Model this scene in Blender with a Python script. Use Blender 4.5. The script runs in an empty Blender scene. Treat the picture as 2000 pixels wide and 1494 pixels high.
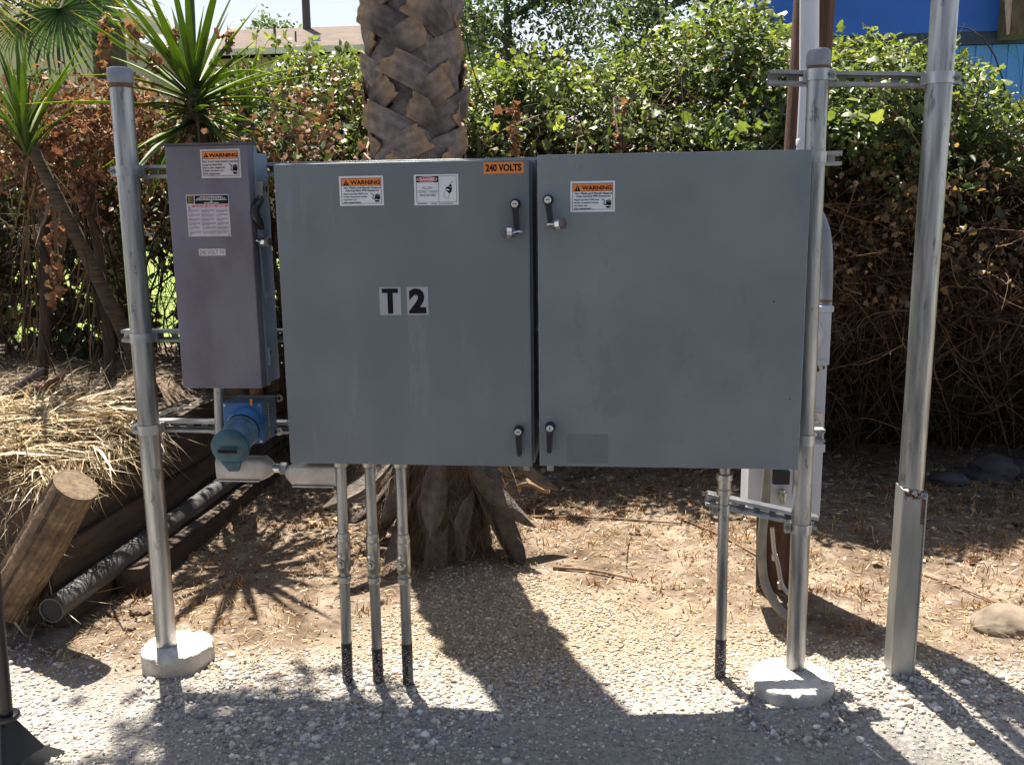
import bpy, bmesh, math, random
import numpy as np
from mathutils import Vector, Matrix

random.seed(7)
rng = np.random.default_rng(11)
R = math.radians
S = bpy.context.scene
COL = S.collection

# ------------------------------------------------------------------ camera
CF = 1790.66; YAW, PIT, ROL = -0.10851, 0.17758, -0.01342
CPOS = np.array([0.99755, -2.69924, 1.44839])
def cam_axes():
    cy, sy = math.cos(YAW), math.sin(YAW); cp, sp = math.cos(PIT), math.sin(PIT); cr, sr = math.cos(ROL), math.sin(ROL)
    fw = np.array([sy*cp, cy*cp, -sp]); r = np.array([cy, -sy, 0.0]); u = np.cross(r, fw)
    return cr*r + sr*u, -sr*r + cr*u, fw
CR, CU, CW = cam_axes()
cd = bpy.data.cameras.new('camera'); cam = bpy.data.objects.new('camera', cd); COL.objects.link(cam)
cd.sensor_fit = 'HORIZONTAL'; cd.sensor_width = 36.0; cd.lens = CF/2000*36.0
cd.clip_start = 0.05; cd.clip_end = 600
cam.matrix_world = Matrix(((CR[0], CU[0], -CW[0], CPOS[0]), (CR[1], CU[1], -CW[1], CPOS[1]), (CR[2], CU[2], -CW[2], CPOS[2]), (0, 0, 0, 1)))
S.camera = cam

# ------------------------------------------------------------------ light
SUN_EL = R(69.3); SUN_H = np.array([-0.47, 0.883])       # horizontal direction towards the sun
w = bpy.data.worlds.new('World'); S.world = w; w.use_nodes = True
nt = w.node_tree; bg = nt.nodes['Background']
sky = nt.nodes.new('ShaderNodeTexSky'); sky.sky_type = 'NISHITA'; sky.sun_disc = False
sky.sun_elevation = SUN_EL; sky.sun_rotation = math.atan2(SUN_H[0], SUN_H[1])
sky.air_density = 1.0; sky.dust_density = 2.5; sky.ozone_density = 1.0
# pale summer haze low over the whole horizon
wc = nt.nodes.new('ShaderNodeTexCoord'); ws = nt.nodes.new('ShaderNodeSeparateXYZ'); nt.links.new(wc.outputs['Generated'], ws.inputs[0])
wm = nt.nodes.new('ShaderNodeMapRange'); wm.inputs[1].default_value = .40; wm.inputs[2].default_value = .12; wm.inputs[3].default_value = 0; wm.inputs[4].default_value = .8
nt.links.new(ws.outputs['Z'], wm.inputs[0])
wx_ = nt.nodes.new('ShaderNodeMix'); wx_.data_type = 'RGBA'; wx_.inputs[7].default_value = (6.2, 6.3, 6.5, 1)
nt.links.new(wm.outputs[0], wx_.inputs[0]); nt.links.new(sky.outputs[0], wx_.inputs[6]); nt.links.new(wx_.outputs[2], bg.inputs[0]); bg.inputs[1].default_value = 0.05
sl = bpy.data.lights.new('sun', 'SUN'); sl.energy = 5.0; sl.angle = R(0.53); sl.color = (1.0, 0.93, 0.82)
so = bpy.data.objects.new('sun', sl); COL.objects.link(so); so.location = (-3, 5, 12)
sd = Vector((SUN_H[0]*math.cos(SUN_EL), SUN_H[1]*math.cos(SUN_EL), math.sin(SUN_EL)))
so.rotation_euler = sd.to_track_quat('Z', 'Y').to_euler()
S.view_settings.view_transform = 'Standard'; S.view_settings.look = 'None'
S.view_settings.exposure = 1.82; S.view_settings.gamma = 1.0
S.view_settings.use_curve_mapping = False
S.render.engine = 'CYCLES'
S.cycles.use_denoising = True; S.cycles.denoiser = 'OPENIMAGEDENOISE'; S.cycles.denoising_input_passes = 'RGB_ALBEDO_NORMAL'; S.cycles.denoising_prefilter = 'ACCURATE'; S.cycles.use_adaptive_sampling = False
S.cycles.max_bounces = 6; S.cycles.transparent_max_bounces = 4
S.cycles.sample_clamp_indirect = 2.5

# ------------------------------------------------------------------ helpers
def at(px, py, Y=None, Z=None, X=None):
    d = CW + (px-1000)/CF*CR - (py-747)/CF*CU
    if Y is not None: t = (Y-CPOS[1])/d[1]
    elif Z is not None: t = (Z-CPOS[2])/d[2]
    else: t = (X-CPOS[0])/d[0]
    return CPOS + t*d

def rect(x0, y0, x1, y1, Y):
    a = at(x0, y0, Y); b = at(x1, y1, Y); c = at(x1, y0, Y); d = at(x0, y1, Y)
    return (a[0]+d[0])/2, (b[0]+c[0])/2, (b[2]+d[2])/2, (a[2]+c[2])/2      # x0,x1,z0,z1

def sstep(t):
    t = np.clip(t, 0, 1); return t*t*(3-2*t)

def wob(x, y, s=1.0):
    return (np.sin(x*1.7*s+1.3)*np.cos(y*2.1*s+.4) + .5*np.sin(x*3.9*s+y*2.7*s+2.1) + .3*np.sin(x*7.7*s-y*6.1*s))/1.8

MATS = {}
def newmat(name):
    m = bpy.data.materials.new(name); m.use_nodes = True
    MATS[name] = m
    return m, m.node_tree, m.node_tree.nodes['Principled BSDF']

def pbr(name, col, rough=.6, metal=0., col2=None, scale=6., detail=5., stretch=(1, 1, 1), bump=0., bscale=40., spec=.5, lo=.35, hi=.65, rvar=0., fine=0., scuff=None):
    """noise-mixed two colour material in object space"""
    m, t, b = newmat(name)
    tc = t.nodes.new('ShaderNodeTexCoord'); mp = t.nodes.new('ShaderNodeMapping'); mp.inputs['Scale'].default_value = stretch
    t.links.new(tc.outputs['Object'], mp.inputs[0])
    n = t.nodes.new('ShaderNodeTexNoise'); n.inputs['Scale'].default_value = scale; n.inputs['Detail'].default_value = detail
    t.links.new(mp.outputs[0], n.inputs['Vector'])
    rp = t.nodes.new('ShaderNodeValToRGB'); c2 = col2 or tuple(c*.8 for c in col)
    rp.color_ramp.elements[0].position = lo; rp.color_ramp.elements[1].position = hi
    rp.color_ramp.elements[0].color = (*c2, 1); rp.color_ramp.elements[1].color = (*col, 1)
    t.links.new(n.outputs['Fac'], rp.inputs[0])
    out = rp.outputs[0]
    if scuff:                                  # (colour, scale, threshold, stretch, strength)
        mp3 = t.nodes.new('ShaderNodeMapping'); mp3.inputs['Scale'].default_value = scuff[3]; t.links.new(tc.outputs['Object'], mp3.inputs[0])
        n3 = t.nodes.new('ShaderNodeTexNoise'); n3.inputs['Scale'].default_value = scuff[1]; n3.inputs['Detail'].default_value = 5; n3.inputs['Roughness'].default_value = .7
        t.links.new(mp3.outputs[0], n3.inputs['Vector'])
        m3 = t.nodes.new('ShaderNodeMapRange'); m3.inputs[1].default_value = scuff[2]; m3.inputs[2].default_value = scuff[2]+.06; m3.inputs[3].default_value = 0; m3.inputs[4].default_value = scuff[4]
        t.links.new(n3.outputs['Fac'], m3.inputs[0])
        x3 = t.nodes.new('ShaderNodeMix'); x3.data_type = 'RGBA'; x3.inputs[7].default_value = (*scuff[0], 1)
        t.links.new(m3.outputs[0], x3.inputs[0]); t.links.new(out, x3.inputs[6]); out = x3.outputs[2]
    if fine:
        n2 = t.nodes.new('ShaderNodeTexNoise'); n2.inputs['Scale'].default_value = 900; n2.inputs['Detail'].default_value = 2
        t.links.new(tc.outputs['Object'], n2.inputs['Vector'])
        mr = t.nodes.new('ShaderNodeMapRange'); mr.inputs[1].default_value = .3; mr.inputs[2].default_value = .7
        mr.inputs[3].default_value = 1-fine; mr.inputs[4].default_value = 1+fine
        t.links.new(n2.outputs['Fac'], mr.inputs[0])
        mx = t.nodes.new('ShaderNodeVectorMath'); mx.operation = 'SCALE'
        t.links.new(out, mx.inputs[0]); t.links.new(mr.outputs[0], mx.inputs['Scale']); out = mx.outputs[0]
    t.links.new(out, b.inputs['Base Color'])
    b.inputs['Roughness'].default_value = rough; b.inputs['Metallic'].default_value = metal
    b.inputs['Specular IOR Level'].default_value = spec
    if rvar:
        mr = t.nodes.new('ShaderNodeMapRange'); mr.inputs[3].default_value = rough-rvar; mr.inputs[4].default_value = rough+rvar
        t.links.new(n.outputs['Fac'], mr.inputs[0]); t.links.new(mr.outputs[0], b.inputs['Roughness'])
    if bump:
        nb = t.nodes.new('ShaderNodeTexNoise'); nb.inputs['Scale'].default_value = bscale; nb.inputs['Detail'].default_value = 6
        t.links.new(mp.outputs[0], nb.inputs['Vector'])
        bp = t.nodes.new('ShaderNodeBump'); bp.inputs['Strength'].default_value = bump; bp.inputs['Distance'].default_value = .01
        t.links.new(nb.outputs['Fac'], bp.inputs['Height']); t.links.new(bp.outputs[0], b.inputs['Normal'])
    return m

def attrmat(name, rough=.7, transl=0., spec=.4, noise=.25, nscale=30., bump=0., bscale=60., tcol=(1.2, 1.25, .5)):
    """colour from the 'Col' attribute; optional light through the sheet (leaves)"""
    m, t, b = newmat(name)
    a = t.nodes.new('ShaderNodeAttribute'); a.attribute_name = 'Col'
    tc = t.nodes.new('ShaderNodeTexCoord')
    n = t.nodes.new('ShaderNodeTexNoise'); n.inputs['Scale'].default_value = nscale; n.inputs['Detail'].default_value = 4
    t.links.new(tc.outputs['Object'], n.inputs['Vector'])
    mr = t.nodes.new('ShaderNodeMapRange'); mr.inputs[1].default_value = .3; mr.inputs[2].default_value = .7
    mr.inputs[3].default_value = 1-noise; mr.inputs[4].default_value = 1+noise
    t.links.new(n.outputs['Fac'], mr.inputs[0])
    mx = t.nodes.new('ShaderNodeVectorMath'); mx.operation = 'SCALE'
    t.links.new(a.outputs['Color'], mx.inputs[0]); t.links.new(mr.outputs[0], mx.inputs['Scale'])
    t.links.new(mx.outputs[0], b.inputs['Base Color'])
    b.inputs['Roughness'].default_value = rough; b.inputs['Specular IOR Level'].default_value = spec
    if bump:
        nb = t.nodes.new('ShaderNodeTexNoise'); nb.inputs['Scale'].default_value = bscale; nb.inputs['Detail'].default_value = 6
        t.links.new(tc.outputs['Object'], nb.inputs['Vector'])
        bp = t.nodes.new('ShaderNodeBump'); bp.inputs['Strength'].default_value = bump; bp.inputs['Distance'].default_value = .01
        t.links.new(nb.outputs['Fac'], bp.inputs['Height']); t.links.new(bp.outputs[0], b.inputs['Normal'])
    if transl:
        tr = t.nodes.new('ShaderNodeBsdfTranslucent')
        v = t.nodes.new('ShaderNodeVectorMath'); v.operation = 'MULTIPLY'; v.inputs[1].default_value = tcol
        t.links.new(mx.outputs[0], v.inputs[0]); t.links.new(v.outputs[0], tr.inputs['Color'])
        ms = t.nodes.new('ShaderNodeMixShader'); ms.inputs[0].default_value = transl
        t.links.new(b.outputs[0], ms.inputs[1]); t.links.new(tr.outputs[0], ms.inputs[2])
        t.links.new(ms.outputs[0], t.nodes['Material Output'].inputs['Surface'])
    return m

ORIG = {}
def tag(o, label=None, cat=None, group=None, kind=None):
    if label: o['label'] = label
    if cat: o['category'] = cat
    if group: o['group'] = group
    if kind: o['kind'] = kind
    return o

def thing(name, label, cat, loc, group=None):
    o = bpy.data.objects.new(name, None); COL.objects.link(o); o.location = loc; o.empty_display_size = .1
    ORIG[o.name] = np.array(loc, float)
    return tag(o, label, cat, group)

def link_mesh(name, me, mat, parent=None, smooth=None, bevel=0., loc=None):
    o = bpy.data.objects.new(name, me); COL.objects.link(o)
    if mat is not None and not me.materials: me.materials.append(mat)
    if smooth is not None:
        me.shade_smooth()
        me.set_sharp_from_angle(angle=R(smooth))
    if parent is not None: o.parent = parent
    if loc is not None: o.location = loc
    if bevel:
        bv = o.modifiers.new('bevel', 'BEVEL'); bv.width = bevel; bv.segments = 2; bv.limit_method = 'ANGLE'; bv.angle_limit = R(40)
    return o

class MB:
    """collects shapes in world coordinates, builds ONE mesh object"""
    def __init__(s): s.v = []; s.f = []; s.c = []
    def add(s, vs, fs, col=None):
        k = len(s.v); s.v += [tuple(map(float, p)) for p in vs]; s.f += [tuple(i+k for i in f) for f in fs]
        s.c += [col or (1, 1, 1)]*len(vs)
        return s
    def box(s, x0, x1, y0, y1, z0, z1):
        return s.add([(x0, y0, z0), (x1, y0, z0), (x1, y1, z0), (x0, y1, z0), (x0, y0, z1), (x1, y0, z1), (x1, y1, z1), (x0, y1, z1)],
                     [(0, 3, 2, 1), (4, 5, 6, 7), (0, 1, 5, 4), (1, 2, 6, 5), (2, 3, 7, 6), (3, 0, 4, 7)])
    def obox(s, c, ax, ay, az, hx, hy, hz):
        c = np.array(c, float); ax, ay, az = [np.array(a, float)/np.linalg.norm(a) for a in (ax, ay, az)]
        vs = [c+sx*hx*ax+sy*hy*ay+sz*hz*az for sz in (-1, 1) for sx, sy in ((-1, -1), (1, -1), (1, 1), (-1, 1))]
        return s.add(vs, [(0, 3, 2, 1), (4, 5, 6, 7), (0, 1, 5, 4), (1, 2, 6, 5), (2, 3, 7, 6), (3, 0, 4, 7)])
    def lathe(s, o, axis, prof, seg=20, cap=True, twist=0.):
        """prof: list of (distance along axis, radius)"""
        o = np.array(o, float); a = np.array(axis, float); a /= np.linalg.norm(a)
        u = np.cross(a, (0, 0, 1.)) if abs(a[2]) < .9 else np.cross(a, (0, 1., 0)); u /= np.linalg.norm(u); v = np.cross(a, u)
        vs = []; fs = []; n = len(prof)
        for d, r in prof:
            for k in range(seg):
                t = 2*math.pi*k/seg+twist; vs.append(o+a*d+r*(math.cos(t)*u+math.sin(t)*v))
        for i in range(n-1):
            for k in range(seg):
                k2 = (k+1) % seg; fs.append((i*seg+k, i*seg+k2, (i+1)*seg+k2, (i+1)*seg+k))
        if cap:
            fs.append(tuple(range(seg-1, -1, -1))); fs.append(tuple((n-1)*seg+k for k in range(seg)))
        return s.add(vs, fs)
    def cyl(s, p0, p1, r, seg=20, r1=None):
        p0 = np.array(p0, float); p1 = np.array(p1, float); L = np.linalg.norm(p1-p0)
        return s.lathe(p0, p1-p0, [(0, r), (L, r if r1 is None else r1)], seg)
    def tube(s, pts, rad, seg=12, cap=True):
        pts = [np.array(p, float) for p in pts]; n = len(pts); rad = [rad]*n if np.isscalar(rad) else rad
        u = None; vs = []; fs = []
        for i, p in enumerate(pts):
            d = pts[min(i+1, n-1)]-pts[max(i-1, 0)]; d /= np.linalg.norm(d)
            if u is None: u = np.cross(d, (0, 0, 1.)) if abs(d[2]) < .9 else np.cross(d, (0, 1., 0))
            u = u-d*np.dot(u, d); u /= np.linalg.norm(u); v = np.cross(d, u)
            for k in range(seg):
                t = 2*math.pi*k/seg; vs.append(p+rad[i]*(math.cos(t)*u+math.sin(t)*v))
        for i in range(n-1):
            for k in range(seg):
                k2 = (k+1) % seg; fs.append((i*seg+k, i*seg+k2, (i+1)*seg+k2, (i+1)*seg+k))
        if cap:
            fs.append(tuple(range(seg-1, -1, -1))); fs.append(tuple((n-1)*seg+k for k in range(seg)))
        return s.add(vs, fs)
    def prism(s, pts, y0, y1):
        """polygon in x,z (counter-clockwise seen from -y) extruded y0 -> y1"""
        n = len(pts); vs = [(x, y0, z) for x, z in pts]+[(x, y1, z) for x, z in pts]
        fs = [tuple(range(n)), tuple(range(2*n-1, n-1, -1))]+[(i, i+n, (i+1) % n+n, (i+1) % n) for i in range(n)]
        return s.add(vs, fs)
    def flat(s, pts, y):
        return s.add([(x, y, z) for x, z in pts], [tuple(range(len(pts)))])
    def frect(s, x0, x1, z0, z1, y):
        return s.flat([(x0, z0), (x1, z0), (x1, z1), (x0, z1)], y)
    def build(s, name, mat, parent=None, smooth=35, bevel=0., origin=None, color=False):
        o = ORIG.get(parent.name, np.zeros(3)) if parent is not None else (np.array(origin, float) if origin is not None else np.zeros(3))
        me = bpy.data.meshes.new(name)
        me.from_pydata([tuple(np.array(p)-o) for p in s.v], [], s.f)
        if color:
            ca = me.color_attributes.new('Col', 'FLOAT_COLOR', 'POINT')
            ca.data.foreach_set('color', np.array([(*c, 1) for c in s.c], np.float32).ravel())
        me.update()
        ob = link_mesh(name, me, mat, parent, smooth, bevel, None if parent is not None else tuple(o))
        ORIG[ob.name] = o
        return ob

def arc(pts, n=8):
    """Catmull-Rom through the points"""
    P = [np.array(p, float) for p in pts]; P = [2*P[0]-P[1]]+P+[2*P[-1]-P[-2]]; out = []
    for i in range(1, len(P)-2):
        for k in range(n):
            t = k/n; a, b, c, d = P[i-1:i+3]
            out.append(.5*((2*b)+(c-a)*t+(2*a-5*b+4*c-d)*t*t+(-a+3*b-3*c+d)*t**3))
    out.append(P[-2]); return out

def npmesh(name, V, F, C=None):
    """V (n,3), F (m,3|4) ints, C (n,3)"""
    me = bpy.data.meshes.new(name); m, k = F.shape
    me.vertices.add(len(V)); me.vertices.foreach_set('co', V.astype(np.float32).ravel())
    me.loops.add(m*k); me.loops.foreach_set('vertex_index', F.astype(np.int32).ravel())
    me.polygons.add(m); me.polygons.foreach_set('loop_start', (np.arange(m)*k).astype(np.int32))
    if C is not None:
        ca = me.color_attributes.new('Col', 'FLOAT_COLOR', 'POINT')
        ca.data.foreach_set('color', np.concatenate([C, np.ones((len(C), 1))], 1).astype(np.float32).ravel())
    me.update(calc_edges=True); me.validate()
    return me

def scatter(tmpl, pos, rot, col):
    """tmpl list of (verts,tris); random template each; returns V,F,C"""
    n = len(pos); pick = rng.integers(0, len(tmpl), n); Vs = []; Fs = []; Cs = []; k = 0
    for ti, (tv, tf) in enumerate(tmpl):
        idx = np.where(pick == ti)[0]
        if not len(idx): continue
        v = np.einsum('nij,vj->nvi', rot[idx], tv)+pos[idx][:, None, :]
        f = tf[None]+(np.arange(len(idx))*len(tv))[:, None, None]+k
        Vs.append(v.reshape(-1, 3)); Fs.append(f.reshape(-1, tf.shape[1])); Cs.append(np.repeat(col[idx], len(tv), 0)); k += len(idx)*len(tv)
    return np.concatenate(Vs), np.concatenate(Fs), np.concatenate(Cs)

def merge(*parts):
    V = []; F = []; C = []; k = 0
    for v, f, c in parts:
        V.append(v); F.append(f+k); C.append(c); k += len(v)
    return np.concatenate(V), np.concatenate(F), np.concatenate(C)

def frames(nrm, tip, size):
    """rotation*scale so that template +z -> nrm, +y -> tip (projected)"""
    z = nrm/np.linalg.norm(nrm, axis=1, keepdims=True)
    y = tip-z*(z*tip).sum(1, keepdims=True); y /= np.linalg.norm(y, axis=1, keepdims=True)+1e-9
    x = np.cross(y, z)
    return np.stack([x, y, z], 2)*np.asarray(size).reshape(-1, 1, 1)

def randrot(n, size):
    q = rng.normal(size=(n, 4)); q /= np.linalg.norm(q, axis=1, keepdims=True); a, b, c, d = q.T
    M = np.stack([1-2*(c*c+d*d), 2*(b*c-a*d), 2*(b*d+a*c), 2*(b*c+a*d), 1-2*(b*b+d*d), 2*(c*d-a*b), 2*(b*d-a*c), 2*(c*d+a*b), 1-2*(b*b+c*c)], 1).reshape(-1, 3, 3)
    return M*np.asarray(size).reshape(-1, 1, 1)

def tubes(P, r, sides=3, col=(1, 1, 1)):
    """P (n,k,3) polylines, r (n,) or (n,k)"""
    n, k, _ = P.shape; r = np.asarray(r, float)
    if r.ndim == 1: r = np.repeat(r[:, None], k, 1)
    D = np.gradient(P, axis=1); D /= np.linalg.norm(D, axis=2, keepdims=True)+1e-9
    ref = np.where(np.abs(D[..., 2:3]) < .9, np.array([0, 0, 1.]), np.array([1., 0, 0]))
    U = np.cross(D, ref); U /= np.linalg.norm(U, axis=2, keepdims=True)+1e-9; W = np.cross(D, U)
    V = np.stack([P+r[..., None]*(math.cos(t)*U+math.sin(t)*W) for t in np.arange(sides)*2*math.pi/sides], 2)
    idx = np.arange(n*k*sides).reshape(n, k, sides); F = []
    for s in range(sides):
        s2 = (s+1) % sides; a, b, c, d = idx[:, :-1, s], idx[:, :-1, s2], idx[:, 1:, s2], idx[:, 1:, s]
        F += [np.stack([a, b, c], -1).reshape(-1, 3), np.stack([a, c, d], -1).reshape(-1, 3)]
    C = np.asarray(col, float)
    C = np.broadcast_to(C, (n, 3)) if C.ndim == 1 else C
    return V.reshape(-1, 3), np.concatenate(F), np.repeat(C, k*sides, 0)

# ------------------------------------------------------------------ writing
def glyphs(body, bold=.0):
    cu = bpy.data.curves.new('tmp', 'FONT'); cu.body = body; cu.size = 1; cu.offset = bold; cu.resolution_u = 3
    ob = bpy.data.objects.new('tmp', cu); me = bpy.data.meshes.new_from_object(ob)
    v = np.array([p.co[:2] for p in me.vertices]) if len(me.vertices) else np.zeros((0, 2)); f = [tuple(p.vertices) for p in me.polygons]
    bpy.data.objects.remove(ob); bpy.data.curves.remove(cu); bpy.data.meshes.remove(me)
    return v, f
def write(mb, body, x0, x1, z0, z1, y, bold=.02, ref=None):
    """fit the text into the box (x,z) on plane y"""
    v, f = glyphs(body, bold)
    if not len(v): return
    lo = v.min(0); hi = v.max(0)
    sx = (x1-x0)/(hi[0]-lo[0]); sz = (z1-z0)/(hi[1]-lo[1])
    mb.add([(x0+(p[0]-lo[0])*sx, y, z0+(p[1]-lo[1])*sz) for p in v], f)

# ------------------------------------------------------------------ materials
pbr('cabinet paint', (.174, .196, .199), .46, 0, (.140, .160, .170), 4.0, 10, (1, 1, .8), bump=.05, bscale=500, fine=.07, rvar=.12, scuff=((.235, .245, .24), 9, .585, (1.6, 1.6, .22), .35))
pbr('cabinet paint pale', (.206, .234, .235), .46, 0, (.162, .186, .193), 3.4, 10, bump=.05, bscale=500, fine=.07, rvar=.12, scuff=((.145, .163, .168), 7, .585, (1, 1, .6), .5))
pbr('cabinet paint side', (.20, .225, .245), .45, 0, (.18, .20, .22), 4, 6)
pbr('residue', (.150, .172, .180), .6, 0, (.140, .160, .168), 60, 3)
pbr('weathered purple grey', (.162, .155, .182), .6, 0, (.112, .09, .112), 6, 10, (1, 1, .6), .1, 300, fine=.14, lo=.32, hi=.6)
pbr('switch side', (.24, .32, .40), .4, 0, (.17, .23, .30), 8, 6, (1, 1, .4))  # colour raised to paler blue, painting in the sky's reflection
pbr('galvanised', (.47, .48, .485), .36, .92, (.19, .20, .21), 11, 9, (4, 4, .3), .18, 130, fine=.06, rvar=.14, lo=.36, hi=.62, scuff=((.07, .07, .072), 26, .60, (1, 1, .35), .6))
pbr('galvanised bright', (.48, .49, .51), .36, .9, (.32, .34, .36), 14, 5, rvar=.1, bump=.05, bscale=80)
pbr('channel steel', (.45, .46, .45), .45, .75, (.27, .28, .27), 6, 7, (2, 2, .5), .1, 90, lo=.3)
pbr('zinc fitting', (.46, .455, .42), .34, .85, (.28, .27, .23), 22, 4, rvar=.1, bump=.06, bscale=150)
pbr('cast aluminium', (.50, .47, .45), .5, .5, (.36, .33, .31), 18, 6, bump=.2, bscale=250)
pbr('cap grey', (.27, .29, .33), .6, .3, (.19, .20, .23), 25, 6, bump=.2, bscale=120)
pbr('lock body', (.12, .12, .13), .4, .3, (.08, .08, .09), 25)
pbr('steel shiny', (.75, .75, .74), .22, .95, (.6, .6, .6), 20)
pbr('rust', (.22, .10, .05), .85, 0, (.09, .05, .035), 25, 6, bump=.3)
pbr('black plastic', (.010, .010, .013), .45, 0, (.009, .009, .011), 20)
pbr('black tape', (.016, .016, .02), .45, 0, (.01, .01, .014), 30)
pbr('dark gap', (.02, .02, .025), .7)
pbr('label white', (.74, .74, .76), .45, 0, (.68, .68, .70), 20)
pbr('label aged', (.60, .54, .52), .5, 0, (.52, .46, .45), 25)
pbr('label lilac', (.55, .49, .54), .5, 0, (.47, .42, .47), 25)
pbr('label orange', (.78, .235, .04), .5, 0, (.70, .2, .04), 30)
pbr('label red', (.50, .03, .035), .5)
pbr('label faded red', (.55, .10, .10), .5)
pbr('ink', (.008, .008, .011), .7, spec=.2)
pbr('ink grey', (.16, .14, .17), .5)
pbr('ink pale', (.7, .66, .6), .5)
pbr('logo yellow', (.42, .36, .06), .5)
pbr('plate grey', (.40, .39, .415), .5, 0, (.36, .355, .38), 12)
pbr('receptacle blue', (.035, .15, .34), .45, 0, (.022, .075, .17), 16, 7, bump=.1, bscale=200, lo=.3)
pbr('receptacle side', (.13, .19, .24), .5, 0, (.09, .13, .17), 14, 5)
pbr('lid teal', (.024, .098, .13), .5, 0, (.016, .058, .078), 22, 6)
pbr('sleeve blue', (.10, .19, .26), .4, .1, (.05, .10, .15), 30, 5)
pbr('orange tag', (.7, .2, .08), .5)
pbr('concrete', (.56, .53, .48), .9, 0, (.34, .31, .27), 9, 9, bump=.7, bscale=45, fine=.2, scuff=((.2, .16, .12), 14, .58, (1, 1, 1), .6))
pbr('meter paint', (.47, .49, .53), .55, 0, (.38, .40, .44), 9, 7, (1, 1, .4), lo=.3)
pbr('white conduit', (.66, .66, .70), .5, 0, (.54, .54, .59), 8, 6, (1, 1, .3))
pbr('grey conduit', (.24, .26, .28), .5, 0, (.17, .185, .2), 10, 5)
pbr('flex conduit', (.20, .19, .16), .6, 0, (.13, .125, .11), 20, 4)
pbr('utility wood', (.125, .06, .03), .85, 0, (.045, .022, .013), 7, 8, (6, 6, .5), .6, 26)
pbr('timber dark', (.075, .052, .036), .9, 0, (.032, .022, .016), 6, 8, (4, .5, 4), .6, 26)
pbr('log wood', (.15, .10, .06), .85, 0, (.075, .048, .03), 16, 9, (1, 1, 1), .8, 60)
pbr('log end', (.36, .28, .18), .85, 0, (.09, .06, .036), 30, 9, bump=.7, bscale=70, lo=.42, hi=.56)
pbr('black pipe', (.065, .063, .065), .45, 0, (.05, .048, .048), 8, 6, bump=.02, bscale=60, rvar=.1)
pbr('rock tan', (.21, .165, .12), .9, 0, (.105, .082, .06), 9, 9, bump=.6, bscale=22)
pbr('rock dark', (.075, .072, .075), .9, 0, (.04, .038, .04), 8, 8, bump=.6, bscale=25)
pbr('clod', (.16, .11, .07), .95, 0, (.09, .06, .04), 30, 7, bump=.9, bscale=90)
pbr('bark scrap', (.38, .27, .16), .8, 0, (.22, .15, .09), 14, 6)
pbr('stick', (.20, .12, .07), .85, 0, (.11, .065, .04), 20, 6, bump=.4)
pbr('plank brown', (.26, .14, .07), .8, 0, (.14, .075, .04), 6, 7, (1, 6, 6), .4, 40)
pbr('plank grey', (.23, .20, .16), .85, 0, (.13, .11, .09), 6, 7, (1, 6, 6), .4, 40)
pbr('trunk core', (.07, .048, .036), .95, 0, (.028, .019, .014), 14, 8, bump=.8, bscale=45)
pbr('bark', (.10, .075, .055), .95, 0, (.05, .035, .025), 10, 8, (2, 2, .5), .6, 30)
pbr('yucca trunk', (.10, .075, .05), .9, 0, (.04, .028, .02), 30, 6, (.4, .4, 3), .6, 50)
pbr('stucco', (.50, .43, .36), .9, 0, (.44, .38, .32), 2, 6, (5, 5, .3))
pbr('fascia', (.66, .62, .56), .8)
pbr('shingle', (.105, .075, .055), .95, 0, (.07, .05, .04), 3, 8, bump=.5, bscale=20)
pbr('dark window', (.02, .03, .045), .12)
pbr('blue paint deep', (.012, .095, .50), .55, 0, (.010, .08, .44), 2, 5)
pbr('blue paint pale', (.06, .21, .66), .6, 0, (.05, .18, .58), 3, 6, (3, 3, .4))
pbr('blue band', (.018, .035, .09), .6)
pbr('pole far', (.10, .09, .085), .9, 0, (.07, .06, .058), 3, 6, (5, 5, .3))
pbr('black metal', (.008, .008, .009), .45, 0, (.006, .006, .007), 18)
attrmat('leaf', .43, .45, .45, .18, 40, tcol=(1.25, 1.25, .5))
attrmat('dry leaf', .75, .25, .3, .35, 60, tcol=(1.05, .85, .62))
attrmat('twig', .85, 0, .3, .3, 40)
attrmat('straw', .6, .15, .35, .2, 50, tcol=(1.1, 1, .7))
attrmat('stones', .85, 0, .3, .22, 120)
attrmat('boot', .8, 0, .3, .32, 26, .6, 80)
attrmat('wood', .85, 0, .3, .35, 45, .5, 90)
attrmat('blade', .46, .5, .35, .12, 25, tcol=(1.6, 1.5, .35))
M = MATS

# ------------------------------------------------------------------ ground
def gravel_edge(x):
    return np.interp(x, [-3, -1.2, -.6, -.25, .12, .3, .5, .75, 1.1, 1.5, 1.9, 2.4, 3.2], [-.02, .0, .06, .2, .62, 1.0, 1.12, 1.0, .72, .5, .33, .2, .1])
def H(x, y):
    x = np.asarray(x, float); y = np.asarray(y, float)
    z = -.092+.055*sstep((x-.7)/1.1)*sstep((y+.4)/.6)+.05*sstep((y-.7)/1.8)+.009*wob(x, y, 2.2)+.004*wob(x, y, 7.)
    z = z+.03*sstep((x-1.72)/.12)*np.exp(-((y-.2)/.3)**2)
    z = z+.05*np.exp(-(((x-.3)/.55)**2+((y-1.15)/.4)**2))                     # earth heaped round the palm
    tl = sstep((-1.16-x)/.05)*sstep((y-.42-.06*np.sin(x*3))/.14)               # earth held up by the timber wall
    mound = .40+.17*sstep((-1.2-x)/.3)*sstep((y-.2)/.3)+.035*wob(x, y, 2.5)
    z = z*(1-tl)+mound*tl
    b = sstep((y-3.5)/.7)                                                     # lawn terrace beyond the hedge
    return z*(1-b)+b*(.5+.05*np.clip(y-4, 0, 12)+.02*wob(x, y, .5))
_H0 = H
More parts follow.
